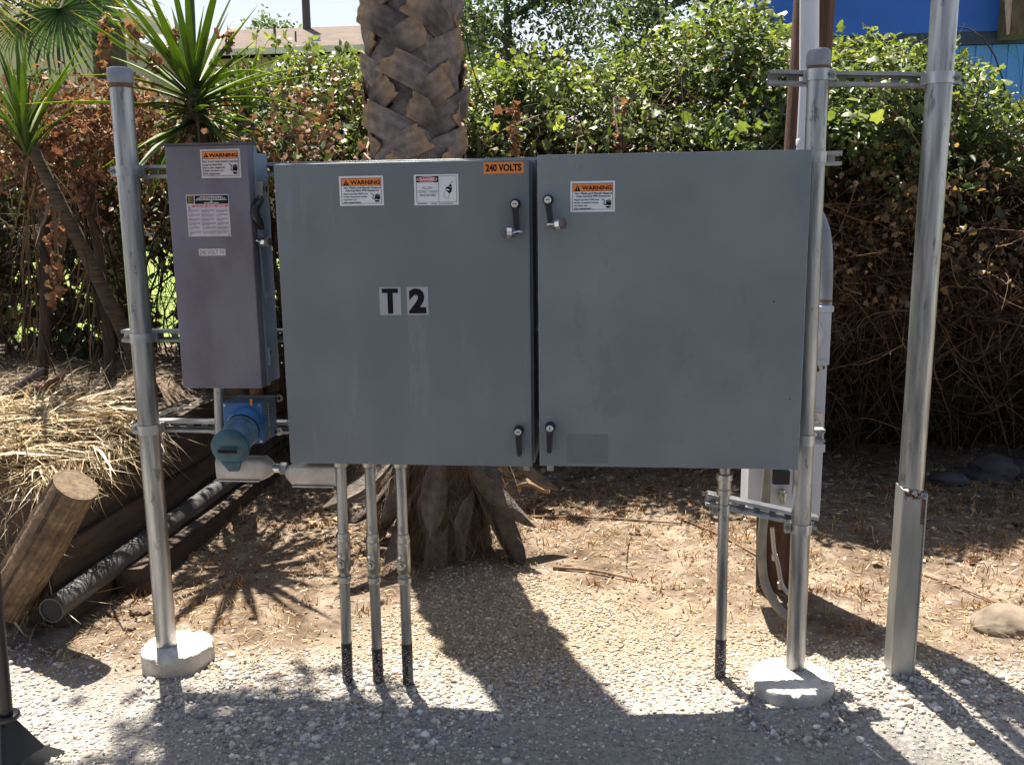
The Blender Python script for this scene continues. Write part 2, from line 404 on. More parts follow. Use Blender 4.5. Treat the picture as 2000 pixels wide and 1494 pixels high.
def H(x, y):
    x = np.asarray(x, float); y = np.asarray(y, float); z = _H0(x, y)
    for cx, cy, dz in ((-.415, .045, .018), (1.56, -.005, .006)): z = z+dz*np.exp(-(((x-cx)**2+(y-cy)**2)/.20**2)**2)
    return z
def axis(lo, a, b, hi, fine, grow=1.35):
    m = list(np.arange(a, b, fine)); s = fine; x = m[-1]
    while x < hi: s *= grow; x += s; m.append(min(x, hi))
    s = fine; x = a; pre = []
    while x > lo: s *= grow; x -= s; pre.append(max(x, lo))
    return np.array(pre[::-1]+m)
gx = axis(-90, -2.2, 3.6, 90, .03); gy = axis(-12, -1.0, 3.6, 160, .03)
GX, GY = np.meshgrid(gx, gy); GZ = H(GX, GY)
nx, ny = len(gx), len(gy); I = np.arange(nx*ny).reshape(ny, nx)
F = np.stack([I[:-1, :-1], I[:-1, 1:], I[1:, 1:], I[1:, :-1]], -1).reshape(-1, 4)
ge = gravel_edge(GX)+.10*wob(GX, GY, 3.3)
grav = sstep((ge-GY)/.40+.5); lawn = sstep((GY-3.9)/.4)
C = np.stack([grav, lawn, sstep((GY-.12+.06*wob(GX, GY, 4))/.3)], -1).reshape(-1, 3)
m, t, b = newmat('earth')
a = t.nodes.new('ShaderNodeAttribute'); a.attribute_name = 'Col'
sp = t.nodes.new('ShaderNodeSeparateColor'); t.links.new(a.outputs['Color'], sp.inputs[0])
tc = t.nodes.new('ShaderNodeTexCoord')
def noise(scale, detail=6, rough=.6):
    n = t.nodes.new('ShaderNodeTexNoise'); n.inputs['Scale'].default_value = scale; n.inputs['Detail'].default_value = detail
    n.inputs['Roughness'].default_value = rough
    t.links.new(tc.outputs['Object'], n.inputs['Vector']); return n
def ramp(n, stops):
    r = t.nodes.new('ShaderNodeValToRGB'); e = r.color_ramp.elements
    for i, (p, c) in enumerate(stops):
        el = e[i] if i < 2 else e.new(p)
        el.position = p; el.color = (*c, 1)
    t.links.new(n.outputs['Fac'], r.inputs[0]); return r
dirt = ramp(noise(9, 10, .7), [(.28, (.09, .067, .048)), (.48, (.20, .152, .113)), (.66, (.32, .265, .205))])
grv = ramp(noise(70, 6, .75), [(.3, (.16, .148, .132)), (.5, (.33, .31, .28)), (.7, (.47, .45, .42))])
pgr = ramp(noise(90, 6, .75), [(.3, (.14, .11, .08)), (.5, (.28, .225, .165)), (.7, (.41, .35, .27))])
lwn = ramp(noise(3, 8, .7), [(.3, (.12, .18, .04)), (.7, (.24, .31, .08))])
def mix(f, x, y):
    n = t.nodes.new('ShaderNodeMix'); n.data_type = 'RGBA'
    t.links.new(f, n.inputs[0]); t.links.new(x, n.inputs[6]); t.links.new(y, n.inputs[7]); return n.outputs[2]
big_n = ramp(noise(2.6, 8, .72), [(.36, (.55, .48, .42)), (.56, (1, 1, 1))])
dm = t.nodes.new('ShaderNodeMix'); dm.data_type = 'RGBA'; dm.blend_type = 'MULTIPLY'; dm.inputs[0].default_value = 1
t.links.new(dirt.outputs[0], dm.inputs[6]); t.links.new(big_n.outputs[0], dm.inputs[7])
class _O: outputs = [dm.outputs[2]]
dirt = _O
t.links.new(mix(sp.outputs['Green'], mix(sp.outputs['Red'], dirt.outputs[0], mix(sp.outputs['Blue'], grv.outputs[0], pgr.outputs[0])), lwn.outputs[0]), b.inputs['Base Color'])
b.inputs['Roughness'].default_value = .95; b.inputs['Specular IOR Level'].default_value = .2
bn = noise(70, 10, .75); bp = t.nodes.new('ShaderNodeBump'); bp.inputs['Strength'].default_value = 1.; bp.inputs['Distance'].default_value = .014
t.links.new(bn.outputs['Fac'], bp.inputs['Height']); t.links.new(bp.outputs[0], b.inputs['Normal'])
g = link_mesh('ground', npmesh('ground', np.stack([GX, GY, GZ], -1).reshape(-1, 3), F, C), m, smooth=180)
tag(g, kind='structure')

AX = np.array([[-60, -1.9, -.075], [60, -1.9, -.075], [60, -11.9, -.075], [-60, -11.9, -.075]]); AX[:, 2] = -.055
pbr('asphalt', (.055, .055, .058), .9, 0, (.035, .035, .038), 30, 8, bump=.4, bscale=200)
tag(link_mesh('road', npmesh('road', AX, np.array([[0, 3, 2, 1]])), MATS['asphalt']), kind='structure')  # unseen dark sheet added behind the camera to lower the ground bounce
# gravel stones ------------------------------------------------------------
def stone_template():
    bm = bmesh.new(); bmesh.ops.create_icosphere(bm, subdivisions=1, radius=1)
    v = np.array([p.co[:] for p in bm.verts]); f = np.array([[q.index for q in p.verts] for p in bm.faces]); bm.free()
    v = v*(1+.22*rng.normal(size=(len(v), 1)).clip(-1.4, 1.4))*np.array([1, rng.uniform(.7, .95), rng.uniform(.5, .8)])
    return v, f
ST = [stone_template() for _ in range(10)]
def stones(n, x0, x1, y0, y1, dens, smin, smax, cols, bury=.2, power=2.):
    p = rng.uniform((x0, y0), (x1, y1), (n*3, 2)); p = p[rng.random(len(p)) < dens(p[:, 0], p[:, 1])][:n]; k = len(p)
    s = smin+(smax-smin)*rng.random(k)**power
    z = H(p[:, 0], p[:, 1])+s*(.35-bury)
    yaw = rng.uniform(0, 6.283, k); c, sn = np.cos(yaw), np.sin(yaw); O = np.zeros(k)
    rz = np.stack([c, -sn, O, sn, c, O, O, O, O+1], 1).reshape(-1, 3, 3)
    tl = randrot(k, np.ones(k)); mixr = rng.random(k) < .35
    Rm = np.where(mixr[:, None, None], tl, rz)*s[:, None, None]
    cc = np.array(cols)[rng.integers(0, len(cols), k)]*rng.uniform(.75, 1.15, (k, 1))
    return scatter(ST, np.column_stack([p, z]), Rm, cc)
PALE = [(.52, .49, .45), (.43, .40, .37), (.60, .57, .52), (.36, .335, .305), (.28, .26, .24), (.47, .42, .355), (.22, .21, .205), (.38, .32, .25)]
TAN = [(.44, .36, .25), (.36, .28, .19), (.48, .41, .31), (.30, .24, .17), (.24, .19, .14), (.54, .48, .40), (.19, .15, .12)]
near = lambda x, y: np.clip((gravel_edge(x)*.0+.36+.08*wob(x, y, 3)-y)/.30, 0, 1)*(.45+.55*sstep((wob(x, y, 1.6)+.75-1.0*(x-.4)*sstep((.02-y)/.25))/1.2))
big = lambda x, y: near(x, y)*sstep((wob(x+3, y, 2.3)+.4)/.8)*(1-.8*sstep((x-.7)/.5)*sstep((.05-y)/.2))
pea = lambda x, y: np.clip((gravel_edge(x)+.12*wob(x, y, 3.3)+.05-y)/.12, 0, 1)*np.clip((y+.05)/.2, .15, 1)
def ring(cx, cy, r0, r1, n, smin, smax, cols):
    a = rng.uniform(0, 6.283, n); r = r0+(r1-r0)*rng.random(n)**1.6; p = np.column_stack([cx+r*np.cos(a), cy+r*np.sin(a)]); s = smin+(smax-smin)*rng.random(n)**2
    z = H(p[:, 0], p[:, 1])+s*.05+.003*(1-(r-r0)/(r1-r0))
    return scatter(ST, np.column_stack([p, z]), randrot(n, s), np.array(cols)[rng.integers(0, len(cols), n)]*rng.uniform(.6, 1.1, (n, 1)))
RINGS = [ring(-.415, .035, .118, .17, 260, .004, .016, PALE), ring(1.56, -.015, .13, .185, 300, .004, .017, PALE), ring(1.93, .163, .04, .10, 160, .003, .014, PALE), ring(1.385, .165, .018, .07, 90, .003, .012, TAN)]
for x_ in (.12, .222, .325): RINGS.append(ring(x_, .1, .018, .06, 90, .003, .013, PALE))
V, F, C = merge(*RINGS, stones(19000, -1.3, 3.0, -.95, .55, near, .003, .0085, PALE),
                stones(2600, -1.3, 3.0, -.95, .42, big, .008, .019, PALE, .3, 2.4),
                stones(15000, -.6, 2.6, -.1, 1.3, pea, .0028, .0085, TAN, .2, 2.2),
                stones(2600, -1.0, 3.4, .1, 2.6, lambda x, y: np.full_like(x, .6), .002, .013, TAN, .3, 3.))
tag(link_mesh('gravel', npmesh('gravel', V, F, C), M['stones']), 'loose pale gravel spread in front of the cabinets', 'gravel', kind='stuff')

# dry stubble, straw and litter on the soil ----------------------------------
BL = (np.array([[-.5, 0, 0], [.5, 0, 0], [.45, .5, .06], [-.45, .5, .06], [0, 1, 0.]]), np.array([[0, 1, 2], [0, 2, 3], [3, 2, 4]]))
def blades(pos, dirs, length, width, cols, curl=0.):
    n = len(pos); d = dirs/np.linalg.norm(dirs, axis=1, keepdims=True)
    up = np.array([0, 0, 1.])+.6*rng.normal(size=(n, 3)); x = np.cross(d, up); x /= np.linalg.norm(x, axis=1, keepdims=True)+1e-9; z = np.cross(x, d)
    Rm = np.stack([x*width[:, None], d*length[:, None], z*length[:, None]], 2)
    return scatter([BL], pos, Rm, cols)
def soil_mask(x, y): return (y > gravel_edge(x)-.05)
n = 24000; p = np.column_stack([rng.uniform(-1.05, 3.6, n), .05+2.7*rng.random(n)**.9]); p = p[soil_mask(p[:, 0], p[:, 1]) | (rng.random(n) < .04)]
p = p[(wob(p[:, 0], p[:, 1], 2.4)+rng.normal(0, .5, len(p))) > -.25]
n = len(p); z = H(p[:, 0], p[:, 1])+rng.uniform(0, .012, n)
d = rng.normal(size=(n, 3)); d[:, 2] = np.where(rng.random(n) < .14, np.abs(d[:, 2])*1.6, d[:, 2]*.14)
cs = np.array([(.46, .33, .17), (.36, .22, .11), (.52, .42, .25), (.30, .17, .08), (.40, .30, .18)])[rng.integers(0, 5, n)]*rng.uniform(.6, 1.15, (n, 1))
nt_ = 420; tx = np.column_stack([rng.uniform(-1.0, 3.2, nt_), rng.uniform(.45, 2.3, nt_)]); tx = tx[soil_mask(tx[:, 0], tx[:, 1]-.1)]; tn = rng.integers(5, 14, len(tx)); tq = np.repeat(tx, tn, 0); m_ = len(tq)
tq = tq+rng.normal(0, .018, tq.shape); td = rng.normal(0, .45, (m_, 3)); td[:, 2] = 1
TU = blades(np.column_stack([tq, H(tq[:, 0], tq[:, 1])]), td, rng.uniform(.015, .055, m_), rng.uniform(.002, .006, m_), np.array([(.36, .20, .09), (.30, .16, .07), (.44, .30, .15), (.22, .12, .06)])[rng.integers(0, 4, m_)])
V, F, C = blades(np.column_stack([p, z]), d, rng.uniform(.012, .075, n), rng.uniform(.0014, .0042, n), cs)
tag(link_mesh('dry_stubble', npmesh('dry_stubble', *merge((V, F, C), TU)), M['straw']), 'dry straw and cut stubble littering the bare soil', 'dry grass', kind='stuff')

n = 15000; p = np.column_stack([rng.uniform(-1.05, 3.8, n), .1+2.9*rng.random(n)]); p = p[soil_mask(p[:, 0], p[:, 1]-.04)]; p = p[(wob(p[:, 0]+2, p[:, 1], 2.1)+.5*wob(p[:, 0], p[:, 1], 6)+rng.normal(0, .5, len(p))) > -.1]; n = len(p)
nr = rng.normal(0, .55, (n, 3)); nr[:, 2] = 1
CH = (np.array([[-.3, -.5, 0], [.35, -.4, .1], [.25, .5, 0], [-.3, .45, .12]]), np.array([[0, 1, 2], [0, 2, 3]]))
tag(link_mesh('litter', npmesh('litter', *scatter([CH], np.column_stack([p, H(p[:, 0], p[:, 1])+.004]), frames(nr, rng.normal(size=(n, 3)), rng.uniform(.004, .018, n)), np.array([(.20, .12, .07), (.11, .07, .045), (.32, .22, .13), (.07, .045, .03), (.26, .15, .08), (.42, .34, .24)])[rng.integers(0, 6, n)])), MATS['straw']), 'crumbled bark chips and leaf bits littering the bare soil', 'litter', kind='stuff')
LOB = []
for k in range(4):      # lobed leaf, crumpled
    ang = np.array([-90, -50, -20, 10, 35, 62, 90, 118, 145, 170, 200, 230]); rad = np.array([.28, .5, .36, .62, .42, .6, .72, .6, .42, .62, .36, .5])
    o = np.stack([rad*np.cos(np.radians(ang)), .45+rad*np.sin(np.radians(ang)), rng.normal(0, .10, 12)-.12*rad*k/3], 1)
    v = np.vstack([[0, .42, .05], o]); f = np.array([[0, i+1, (i+1) % 12+1] for i in range(12)])
    LOB.append((v, f))
n = 900; p = np.column_stack([rng.uniform(-1.0, 4.2, n), rng.uniform(.9, 3.1, n)]); p = p[rng.random(n) < sstep((p[:, 1]-.7)/1.8)]; n = len(p)
nr = rng.normal(0, .5, (n, 3)); nr[:, 2] = 1
V, F, C = scatter(LOB, np.column_stack([p, H(p[:, 0], p[:, 1])+.012]), frames(nr, rng.normal(size=(n, 3)), rng.uniform(.02, .05, n)),
                  np.array([(.30, .20, .12), (.20, .12, .07), (.42, .31, .2), (.14, .09, .06)])[rng.integers(0, 4, n)])
tag(link_mesh('fallen_leaves', npmesh('fallen_leaves', V, F, C), M['dry leaf']), 'fallen brown leaves lying in the shade under the hedge', 'leaf litter', kind='stuff')
# ------------------------------------------------------------------ posts, footings, channels
def footing(label, px, py, rad, ztop, thick):
    c = at(px, py, Z=ztop); mb = MB(); seg = 84; prof = [(-.03, rad*1.0), (thick*.3, rad*1.005), (thick*.6, rad), (thick*.82, rad*1.004), (thick*.93, rad*.992), (thick*.985, rad*.975), (thick, rad*.94), (thick, rad*.8), (thick*1.01, rad*.5), (thick*1.01, rad*.2)]
    mb.lathe((0, 0, -thick), (0, 0, 1), prof, seg)
    v = np.array(mb.v); v[:, :2] *= 1+.012*np.sin(5*np.arctan2(v[:, 1], v[:, 0]))[:, None]; v[:, 2] += .0035*wob(v[:, 0]*9, v[:, 1]*9)+.0012*rng.normal(size=len(v)); v[:, :2] *= 1+.003*rng.normal(size=(len(v), 1)); an_ = np.arctan2(v[:, 1], v[:, 0]); chip = (np.sin(an_*3+px)*np.sin(an_*7+py) > .72) & (v[:, 2] > -.012) & (np.hypot(v[:, 0], v[:, 1]) > rad*.9); v[chip, 2] -= .010; v[chip, :2] *= .965
    mb.v = [tuple(p+c) for p in v]
    return tag(mb.build('concrete_footing', M['concrete'], None, 48, origin=c), label, 'concrete footing', 'round concrete footings of the posts')
footing('smaller round concrete footing, at the foot of the post beside the blue socket', 346, 1257, .121, -.012, .085)
footing('wider round concrete footing, at the foot of the post beside the plain cabinet', 1546, 1320, .132, -.008, .085)

def post(label, pxb, pyb, pxt, pyt, Y, r, cap=True, ext=0., zb=None):
    b = at(pxb, pyb, Y); tp = at(pxt, pyt, Y)
    if zb is not None: b = b+(tp-b)*((zb-b[2])/(tp[2]-b[2]))
    d = (tp-b)/np.linalg.norm(tp-b); tp = tp+d*ext
    th = thing('steel_post', label, 'post', tuple(b), 'galvanised posts of the rack')
    MB().cyl(b, tp, r, 28).build('pipe', M['galvanised'], th)
    if cap:
        k = MB().lathe(tp-d*.022, d, [(0, r*1.13), (.03, r*1.16), (.042, r*1.10), (.049, r*.9)], 28).build('end_cap', M['cap grey'], th, bevel=.003)
        MB().lathe(tp-d*.036, d, [(0, r*1.03), (.015, r*1.03)], 28).build('rust_band', M['rust'], k)
    return th, b, tp, d
YP = .163
_, LB_, LT_, _ = post('galvanised post with a grey cap, beside the purplish switch box', 325.5, 1258, 235, 150, YP, .0345)
_, RB_, RT_, _ = post('galvanised post with a grey cap, squeezed against the plain cabinet', 1553, 1311, 1598.5, 115, YP, .0300)
tp_th, TB_, TT_, TD_ = post('tallest galvanised post, uncapped, welded into a flat channel at its base', 1754, 1308, 1845, 10, YP, .0368, False, 1.6)
# channel shoe on the tall post
zc = at(1770, 955, YP)[2]; c0 = TB_; mb = MB()
def along(z): return TB_+(TT_-TB_)*((z-TB_[2])/(TT_[2]-TB_[2]))
def loft(mb, x0, x1, y0, y1, z0, z1, f=along):
    a = f(z0); b = f(z1)
    mb.add([(a[0]+x0, a[1]+y0, z0), (a[0]+x1, a[1]+y0, z0), (a[0]+x1, a[1]+y1, z0), (a[0]+x0, a[1]+y1, z0), (b[0]+x0, b[1]+y0, z1), (b[0]+x1, b[1]+y0, z1), (b[0]+x1, b[1]+y1, z1), (b[0]+x0, b[1]+y1, z1)],
           [(0, 3, 2, 1), (4, 5, 6, 7), (0, 1, 5, 4), (1, 2, 6, 5), (2, 3, 7, 6), (3, 0, 4, 7)])
loft(mb, -.033, .033, -.040, -.036, -.12, zc)
loft(mb, -.037, -.0325, -.046, .03, -.12, zc+.012); loft(mb, .0325, .037, -.046, .03, -.12, zc)
mb.build('channel_shoe', M['channel steel'], tp_th, bevel=.0015)
mb = MB()
for k in range(16):
    x = rng.uniform(-.033, .033); z = zc+rng.uniform(-.02, .008); a = along(z)
    r = rng.uniform(.003, .007); mb.lathe((a[0]+x, a[1]-.041-.002*k/16, z), (0, -1, 0), [(-.004, r), (.002, r*.9), (.005, r*.4)], 7)
mb.build('weld_bead', M['cast aluminium'], tp_th)
mb = MB()
for x, z0, z1, wd in ((.012, zc-.02, zc+.0, .018), (.03, zc-.10, zc-.01, .008), (.0, zc-.012, zc+.006, .03)):
    loft(mb, x-wd, x+wd*.3, -.0412, -.0405, z0, z1)
mb.build('rust_stain', M['rust'], tp_th)

def channel(name, label, A, B, hgt=.041, dep=.041, face=-1, slots=True, mat='channel steel', group='slotted steel channels of the rack', start=.03):
    """C channel from A to B (centre of its front opening), open towards the camera"""
    A = np.array(A, float); B = np.array(B, float); L = np.linalg.norm(B-A); ax = (B-A)/L
    up = np.array([0, 0, 1.]); up = up-ax*ax[2]; up /= np.linalg.norm(up); bk = np.cross(up, ax); bk *= np.sign(bk[1])
    th = thing(name, label, 'steel channel', tuple(A), group); t = .0026
    def bx(mb, a, b, v0, v1, d0, d1):
        mb.obox(A+ax*(a+b)/2+up*(v0+v1)/2+bk*(d0+d1)/2, ax, bk, up, abs(b-a)/2, abs(d1-d0)/2, abs(v1-v0)/2)
    mb = MB()
    for s in (-1, 1):
        bx(mb, 0, L, s*hgt/2, s*(hgt/2-t), 0, dep)
        bx(mb, 0, L, s*(hgt/2-t), s*(hgt/2-.0085), 0, t)
        bx(mb, 0, L, s*(hgt/2-.0085), s*(hgt/2-.0105), 0, .007)
    mb.build('flange', M[mat], th, bevel=.0008)
    mb = MB(); sh = .0075
    bx(mb, 0, L, hgt/2-t, sh, dep-t, dep); bx(mb, 0, L, -hgt/2+t, -sh, dep-t, dep)
    x = 0.; first = start
    while x < L:
        e = min(first if x == 0 else x+.022, L); bx(mb, x, e, -sh, sh, dep-t, dep); x = e+.028
    mb.build('slotted_web', M[mat], th)
    return th
def clamp(th, c, r, side=-1, ax=(0, 0, 1)):
    """strap round a pipe with its bolt"""
    c = np.array(c, float); mb = MB(); seg = 24; hh = .016
    mb.lathe(c-np.array(ax)*hh, ax, [(0, r+.0008), (0, r+.004), (2*hh, r+.004), (2*hh, r+.0008)], seg, False)
    mb.box(c[0]+side*(r+.001), c[0]+side*(r+.02), c[1]-.010, c[1]-.006, c[2]-hh, c[2]+hh)
    mb.box(c[0]+side*(r+.001), c[0]+side*(r+.02), c[1]+.004, c[1]+.008, c[2]-hh, c[2]+hh)
    mb.box(c[0]-r-.006, c[0]+r+.006, c[1]+r*.75, c[1]+r+.003, c[2]-hh, c[2]+hh)
    k = mb.build('pipe_clamp', M['galvanised bright'], th)
    b = MB(); x = c[0]+side*(r+.012)
    b.cyl((x, c[1]-.03, c[2]), (x, c[1]+.012, c[2]), .0035, 8); b.lathe((x, c[1]-.017, c[2]), (0, 1, 0), [(0, .0085), (.007, .0085)], 6)
    b.build('clamp_bolt', M['zinc fitting'], k)
YS = .2
def pos_on(bq, tq, z): return bq+(tq-bq)*((z-bq[2])/(tq[2]-bq[2]))
zs = [float(at(270, 336, YS)[2]), float(at(243, 656.5, YS)[2]), float(at(270, 832, YS)[2])]
zr = [float(at(1645, 309, YS)[2]), None, float(at(1610, 852, YS)[2])]
xl = [at(258, 335, YS)[0], at(243, 655, YS)[0], at(276, 832, YS)[0]]
lab = ['top slotted channel running behind the cabinets, its end showing past the capped post', 'slotted channel behind the middle of the purplish switch box, glowing orange inside', 'lowest long slotted channel behind the blue socket and both cabinets']
for i in range(3):
    th = channel('strut_channel', lab[i], (xl[i]-.012, YS, zs[i]), ((at(1645, 309, YS)[0] if i == 0 else at(1612, 852, YS)[0]) if i != 1 else 1.5, YS, zr[i] if zr[i] else zs[i]))
    clamp(th, pos_on(LB_, LT_, zs[i]), .0345, -1)
    if i != 1: clamp(th, pos_on(RB_, RT_, zr[i]), .0300, -1)
a = at(1503, 151, YS); b_ = at(1868, 160, YS)
th = channel('strut_channel', 'short slotted channel bridging the capped post and the tallest post', a, (at(1815, 158, YS)[0]+.06, YS, at(1810, 158, YS)[2]))
clamp(th, pos_on(RB_, RT_, a[2]-.004), .0300, 1); clamp(th, pos_on(TB_, TT_, at(1810, 158, YS)[2]), .0368, 1)

# ------------------------------------------------------------------ cabinets
def sign_hand(mb, x0, x1, z0, z1, y):
    """hand struck by a bolt"""
    w_ = x1-x0; h_ = z1-z0; P = lambda u, v: (x0+u*w_, z0+v*h_)
    mb.flat([P(.48, .0), P(.86, .0), P(.92, .22), P(.80, .14), P(.66, .2), P(.44, .2)], y)
    mb.flat([P(.44, .26), P(.62, .34), P(.78, .24), P(.95, .34), P(.95, .62), P(.44, .62)], y)
    for k in range(4):
        mb.flat([P(.46+.125*k, .63), P(.56+.125*k, .63), P(.555+.125*k, .63+(.2, .27, .28, .2)[k]), P(.475+.125*k, .63+(.2, .27, .28, .2)[k])], y)
    mb.flat([P(.30, .62), P(.36, .66), P(.24, .46), P(.36, .38), P(.45, .40), P(.45, .32), P(.33, .30), P(.14, .45)], y)
    mb.flat([P(.0, 1.), P(.05, 1.03), P(.36, .78), P(.36, .66), P(.28, .62), P(.29, .74)], y)
def tri_mark(mb, bang, x0, x1, z0, z1, y):
    mb.flat([(x0, z0), (x1, z0), ((x0+x1)/2, z1)], y); c = (x0+x1)/2; w_ = (x1-x0)*.05; h_ = z1-z0
    bang.flat([(c-w_, z0+.28*h_), (c+w_, z0+.28*h_), (c+w_*1.3, z0+.66*h_), (c-w_*1.3, z0+.66*h_)], y-.0003); bang.frect(c-w_, c+w_, z0+.12*h_, z0+.22*h_, y-.0003)
def warning_label(par, px, Y, style, aged=False):
    x0, x1, z0, z1 = rect(*px, Y); W = x1-x0; Hh = z1-z0
    X = lambda u: x0+u*W
    Z = lambda v: z1-v*Hh
    lb = MB().box(x0, x1, Y-.0009, Y, z0, z1).build('warning_label', M['label aged' if aged else 'label white'], par)
    y = Y-.0014
    ink = MB(); og = MB(); bang = MB()
    e = .045; t_ = .008
    for r_ in ((e, 1-e, .07, .07+t_*1.4), (e, 1-e, .93-t_*1.4, .93), (e, e+t_, .07, .93), (1-e-t_, 1-e, .07, .93)): ink.frect(X(r_[0]), X(r_[1]), Z(r_[3]), Z(r_[2]), y-.0002)
    og.frect(X(e+t_), X(1-e-t_), Z(.33), Z(.075), y)
    ink.frect(X(e), X(1-e), Z(.335), Z(.325), y-.0003)
    if style == 0:
        tri_mark(ink, bang, X(.095), X(.225), Z(.315), Z(.13), y-.0004); write(ink, 'WARNING', X(.26), X(.93), Z(.29), Z(.15), y-.0004, .03)
        write(ink, 'Arc Flash and Shock Hazard', X(.10), X(.93), Z(.43), Z(.365), y-.0004, .025); write(ink, 'Appropriate PPE Required', X(.13), X(.90), Z(.535), Z(.46), y-.0004, .025)
        for k, (s, u) in enumerate((('Appropriate PPE and', .64), ('tools required when', .63), ('working on', .38), ('this equipment.', .49))): write(ink, s, X(.085), X(u), Z(.645+.095*k), Z(.575+.095*k), y-.0004, .02)
        sign_hand(ink, X(.70), X(.93), Z(.88), Z(.58), y-.0004)
    else:
        tri_mark(ink, bang, X(.075), X(.21), Z(.285), Z(.12), y-.0004); write(ink, 'WARNING', X(.215), X(.935), Z(.28), Z(.145), y-.0004, .04)
        write(ink, 'ARC FLASH AND SHOCK HAZARD', X(.06), X(.94), Z(.46), Z(.40), y-.0004, .015)
        for k, (s, u) in enumerate((('Appropriate PPE', .53), ('and tools required', .59), ('when working on', .56), ('this equipment.', .49))): write(ink, s, X(.06), X(u), Z(.585+.102*k), Z(.51+.102*k), y-.0004, .02)
        sign_hand(ink, X(.70), X(.93), Z(.87), Z(.50), y-.0004)
    og.build('orange_band', M['label orange'], lb, None); ink.build('lettering', M['ink'], lb, None); bang.build('exclamation_mark', M['label orange'], lb, None)
    return lb

def latch(par, px, py, px2, py2, Y, slot=0):
    c = at(px, py, Y); e = at(px2, py2, Y); d = e-c; L = np.linalg.norm(d); d = d/L; s = np.array([-d[2], 0, d[0]])
    hb = MB().lathe((c[0], Y, c[2]), (0, -1, 0), [(0, .0155), (.007, .0155), (.012, .014), (.024, .0125)], 24)
    n = 8; pts = []
    for k in range(n+1):
        a = math.pi*k/n; q = c+d*(L-.008)+.0075*(math.cos(a)*s+math.sin(a)*d); pts.append((q[0], q[2]))
    q = c-s*.0095; pts.append((q[0], q[2])); q = c+s*.0095; pts.append((q[0], q[2]))
    hb.prism(pts[::-1], Y-.026, Y-.013)
    h = hb.build('latch_handle', M['black plastic'], par, 30, bevel=.0012)
    lc = MB().lathe((c[0], Y-.0235, c[2]), (0, -1, 0), [(0, .0098), (.004, .0098), (.0046, .009)], 20).build('lock_cylinder', M['steel shiny'], h)
    ko = MB().obox((c[0], Y-.0283, c[2]), (math.cos(slot), 0, math.sin(slot)), (0, 1, 0), (-math.sin(slot), 0, math.cos(slot)), .0062, .0003, .0011)
    ko.build('key_slot', M['ink'], h)
    return c, e

def padlock(label, c, ax, shc, Y):
    """barrel padlock with banded body; ax: axis of the barrel"""
    c = np.array(c, float); ax = np.array(ax, float)/np.linalg.norm(ax); th = thing('padlock', label, 'padlock', tuple(c), 'padlocks on the latches')
    MB().lathe(c-ax*.019, ax, [(0, .0135), (.002, .0155), (.011, .016), (.011, .0148), (.0265, .0148), (.0265, .016), (.034, .0155), (.038, .012)], 8, twist=.39).build('body', M['lock body'], th, 20, bevel=.0008)
    MB().lathe(c-ax*.0075, ax, [(0, .0154), (.014, .0154)], 8, twist=.39).build('steel_band', M['steel shiny'], th, 20)
    MB().lathe(c+ax*.0185, ax, [(0, .0075), (.0012, .0072)], 14).build('keyway', M['rust'], th)
    s = np.array(shc, float); pts = []
    for k in range(13):
        a = math.pi*(-.15+1.3*k/12); pts.append(s+np.array([math.cos(a)*.0001, 0, 0])+(-ax)*.013*math.sin(a)*1.15+np.array([0, 1., 0])*.013*math.cos(a)+np.array([0, .0, 0]))
    MB().tube([c-ax*.012+np.array([0, .012, 0])]+pts[1:-1][::1]+[c-ax*.012-np.array([0, .012, 0])], .0035, 8).build('shackle', M['steel shiny'], th)
    return th

def cabinet(label, x0, x1, y0, z0, z1, yb, pm='cabinet paint'):
    th = thing('electrical_cabinet', label, 'electrical cabinet', ((x0+x1)/2, yb, z0), 'grey cabinets on the rack')
    dd = .024
    MB().box(x0+.0045, x1-.0045 if x0 > .5 else x1+.006, y0+dd+.004, yb, z0+.004, z1+(.001 if x0 < .5 else -.004)).build('cabinet_body', M['cabinet paint side'], th, bevel=.003)
    d = MB().box(x0, x1, y0, y0+dd, z0, z1).build('door', M[pm], th, bevel=.0028)
    MB().box(x0+.012, x1-.012, y0+dd, y0+dd+.004, z0+.012, z1-.012).build('door_gasket', M['dark gap'], d)
    return th
C1X = (0., .762); ZB = .70
c1 = cabinet('grey steel cabinet marked T 2, with an orange 240 VOLTS sticker', 0., .762, 0., ZB, ZB+.914, .2)
Y2 = -.0207
c2 = cabinet('plain grey steel cabinet with a single warning sticker, next to the tall posts', .7864, 1.5484, Y2, ZB+.0093, ZB+.9233, .2, 'cabinet paint pale')
warning_label(c1, (663, 344, 749, 402), 0., 0)
warning_label(c2, (1114, 354, 1201, 414), Y2, 0)
# danger label
x0, x1, z0, z1 = rect(809, 341, 895.5, 401, 0.); W = x1-x0; Hh = z1-z0
X = lambda u: x0+u*W
Z = lambda v: z1-v*Hh
lb = MB().box(x0, x1, -.0009, 0, z0, z1).build('danger_label', M['label white'], c1)
ink = MB(); rd = MB(); wt = MB(); y = -.0014
for r_ in ((.05, .96, .05, .06), (.05, .96, .90, .91), (.05, .058, .05, .91), (.952, .96, .05, .91), (.55, .558, .05, .91)): ink.frect(X(r_[0]), X(r_[1]), Z(r_[3]), Z(r_[2]), y)
ink.frect(X(.055), X(.55), Z(.255), Z(.055), y)
ell = lambda rx, rz, n=28: [(X(.30)+rx*W*math.cos(2*math.pi*k/n), Z(.155)+rz*Hh*math.sin(2*math.pi*k/n)) for k in range(n)]
wt.flat(ell(.235, .09), y-.0003); rd.flat(ell(.222, .078), y-.0006); write(wt, 'DANGER', X(.135), X(.475), Z(.20), Z(.112), y-.0009, .03)
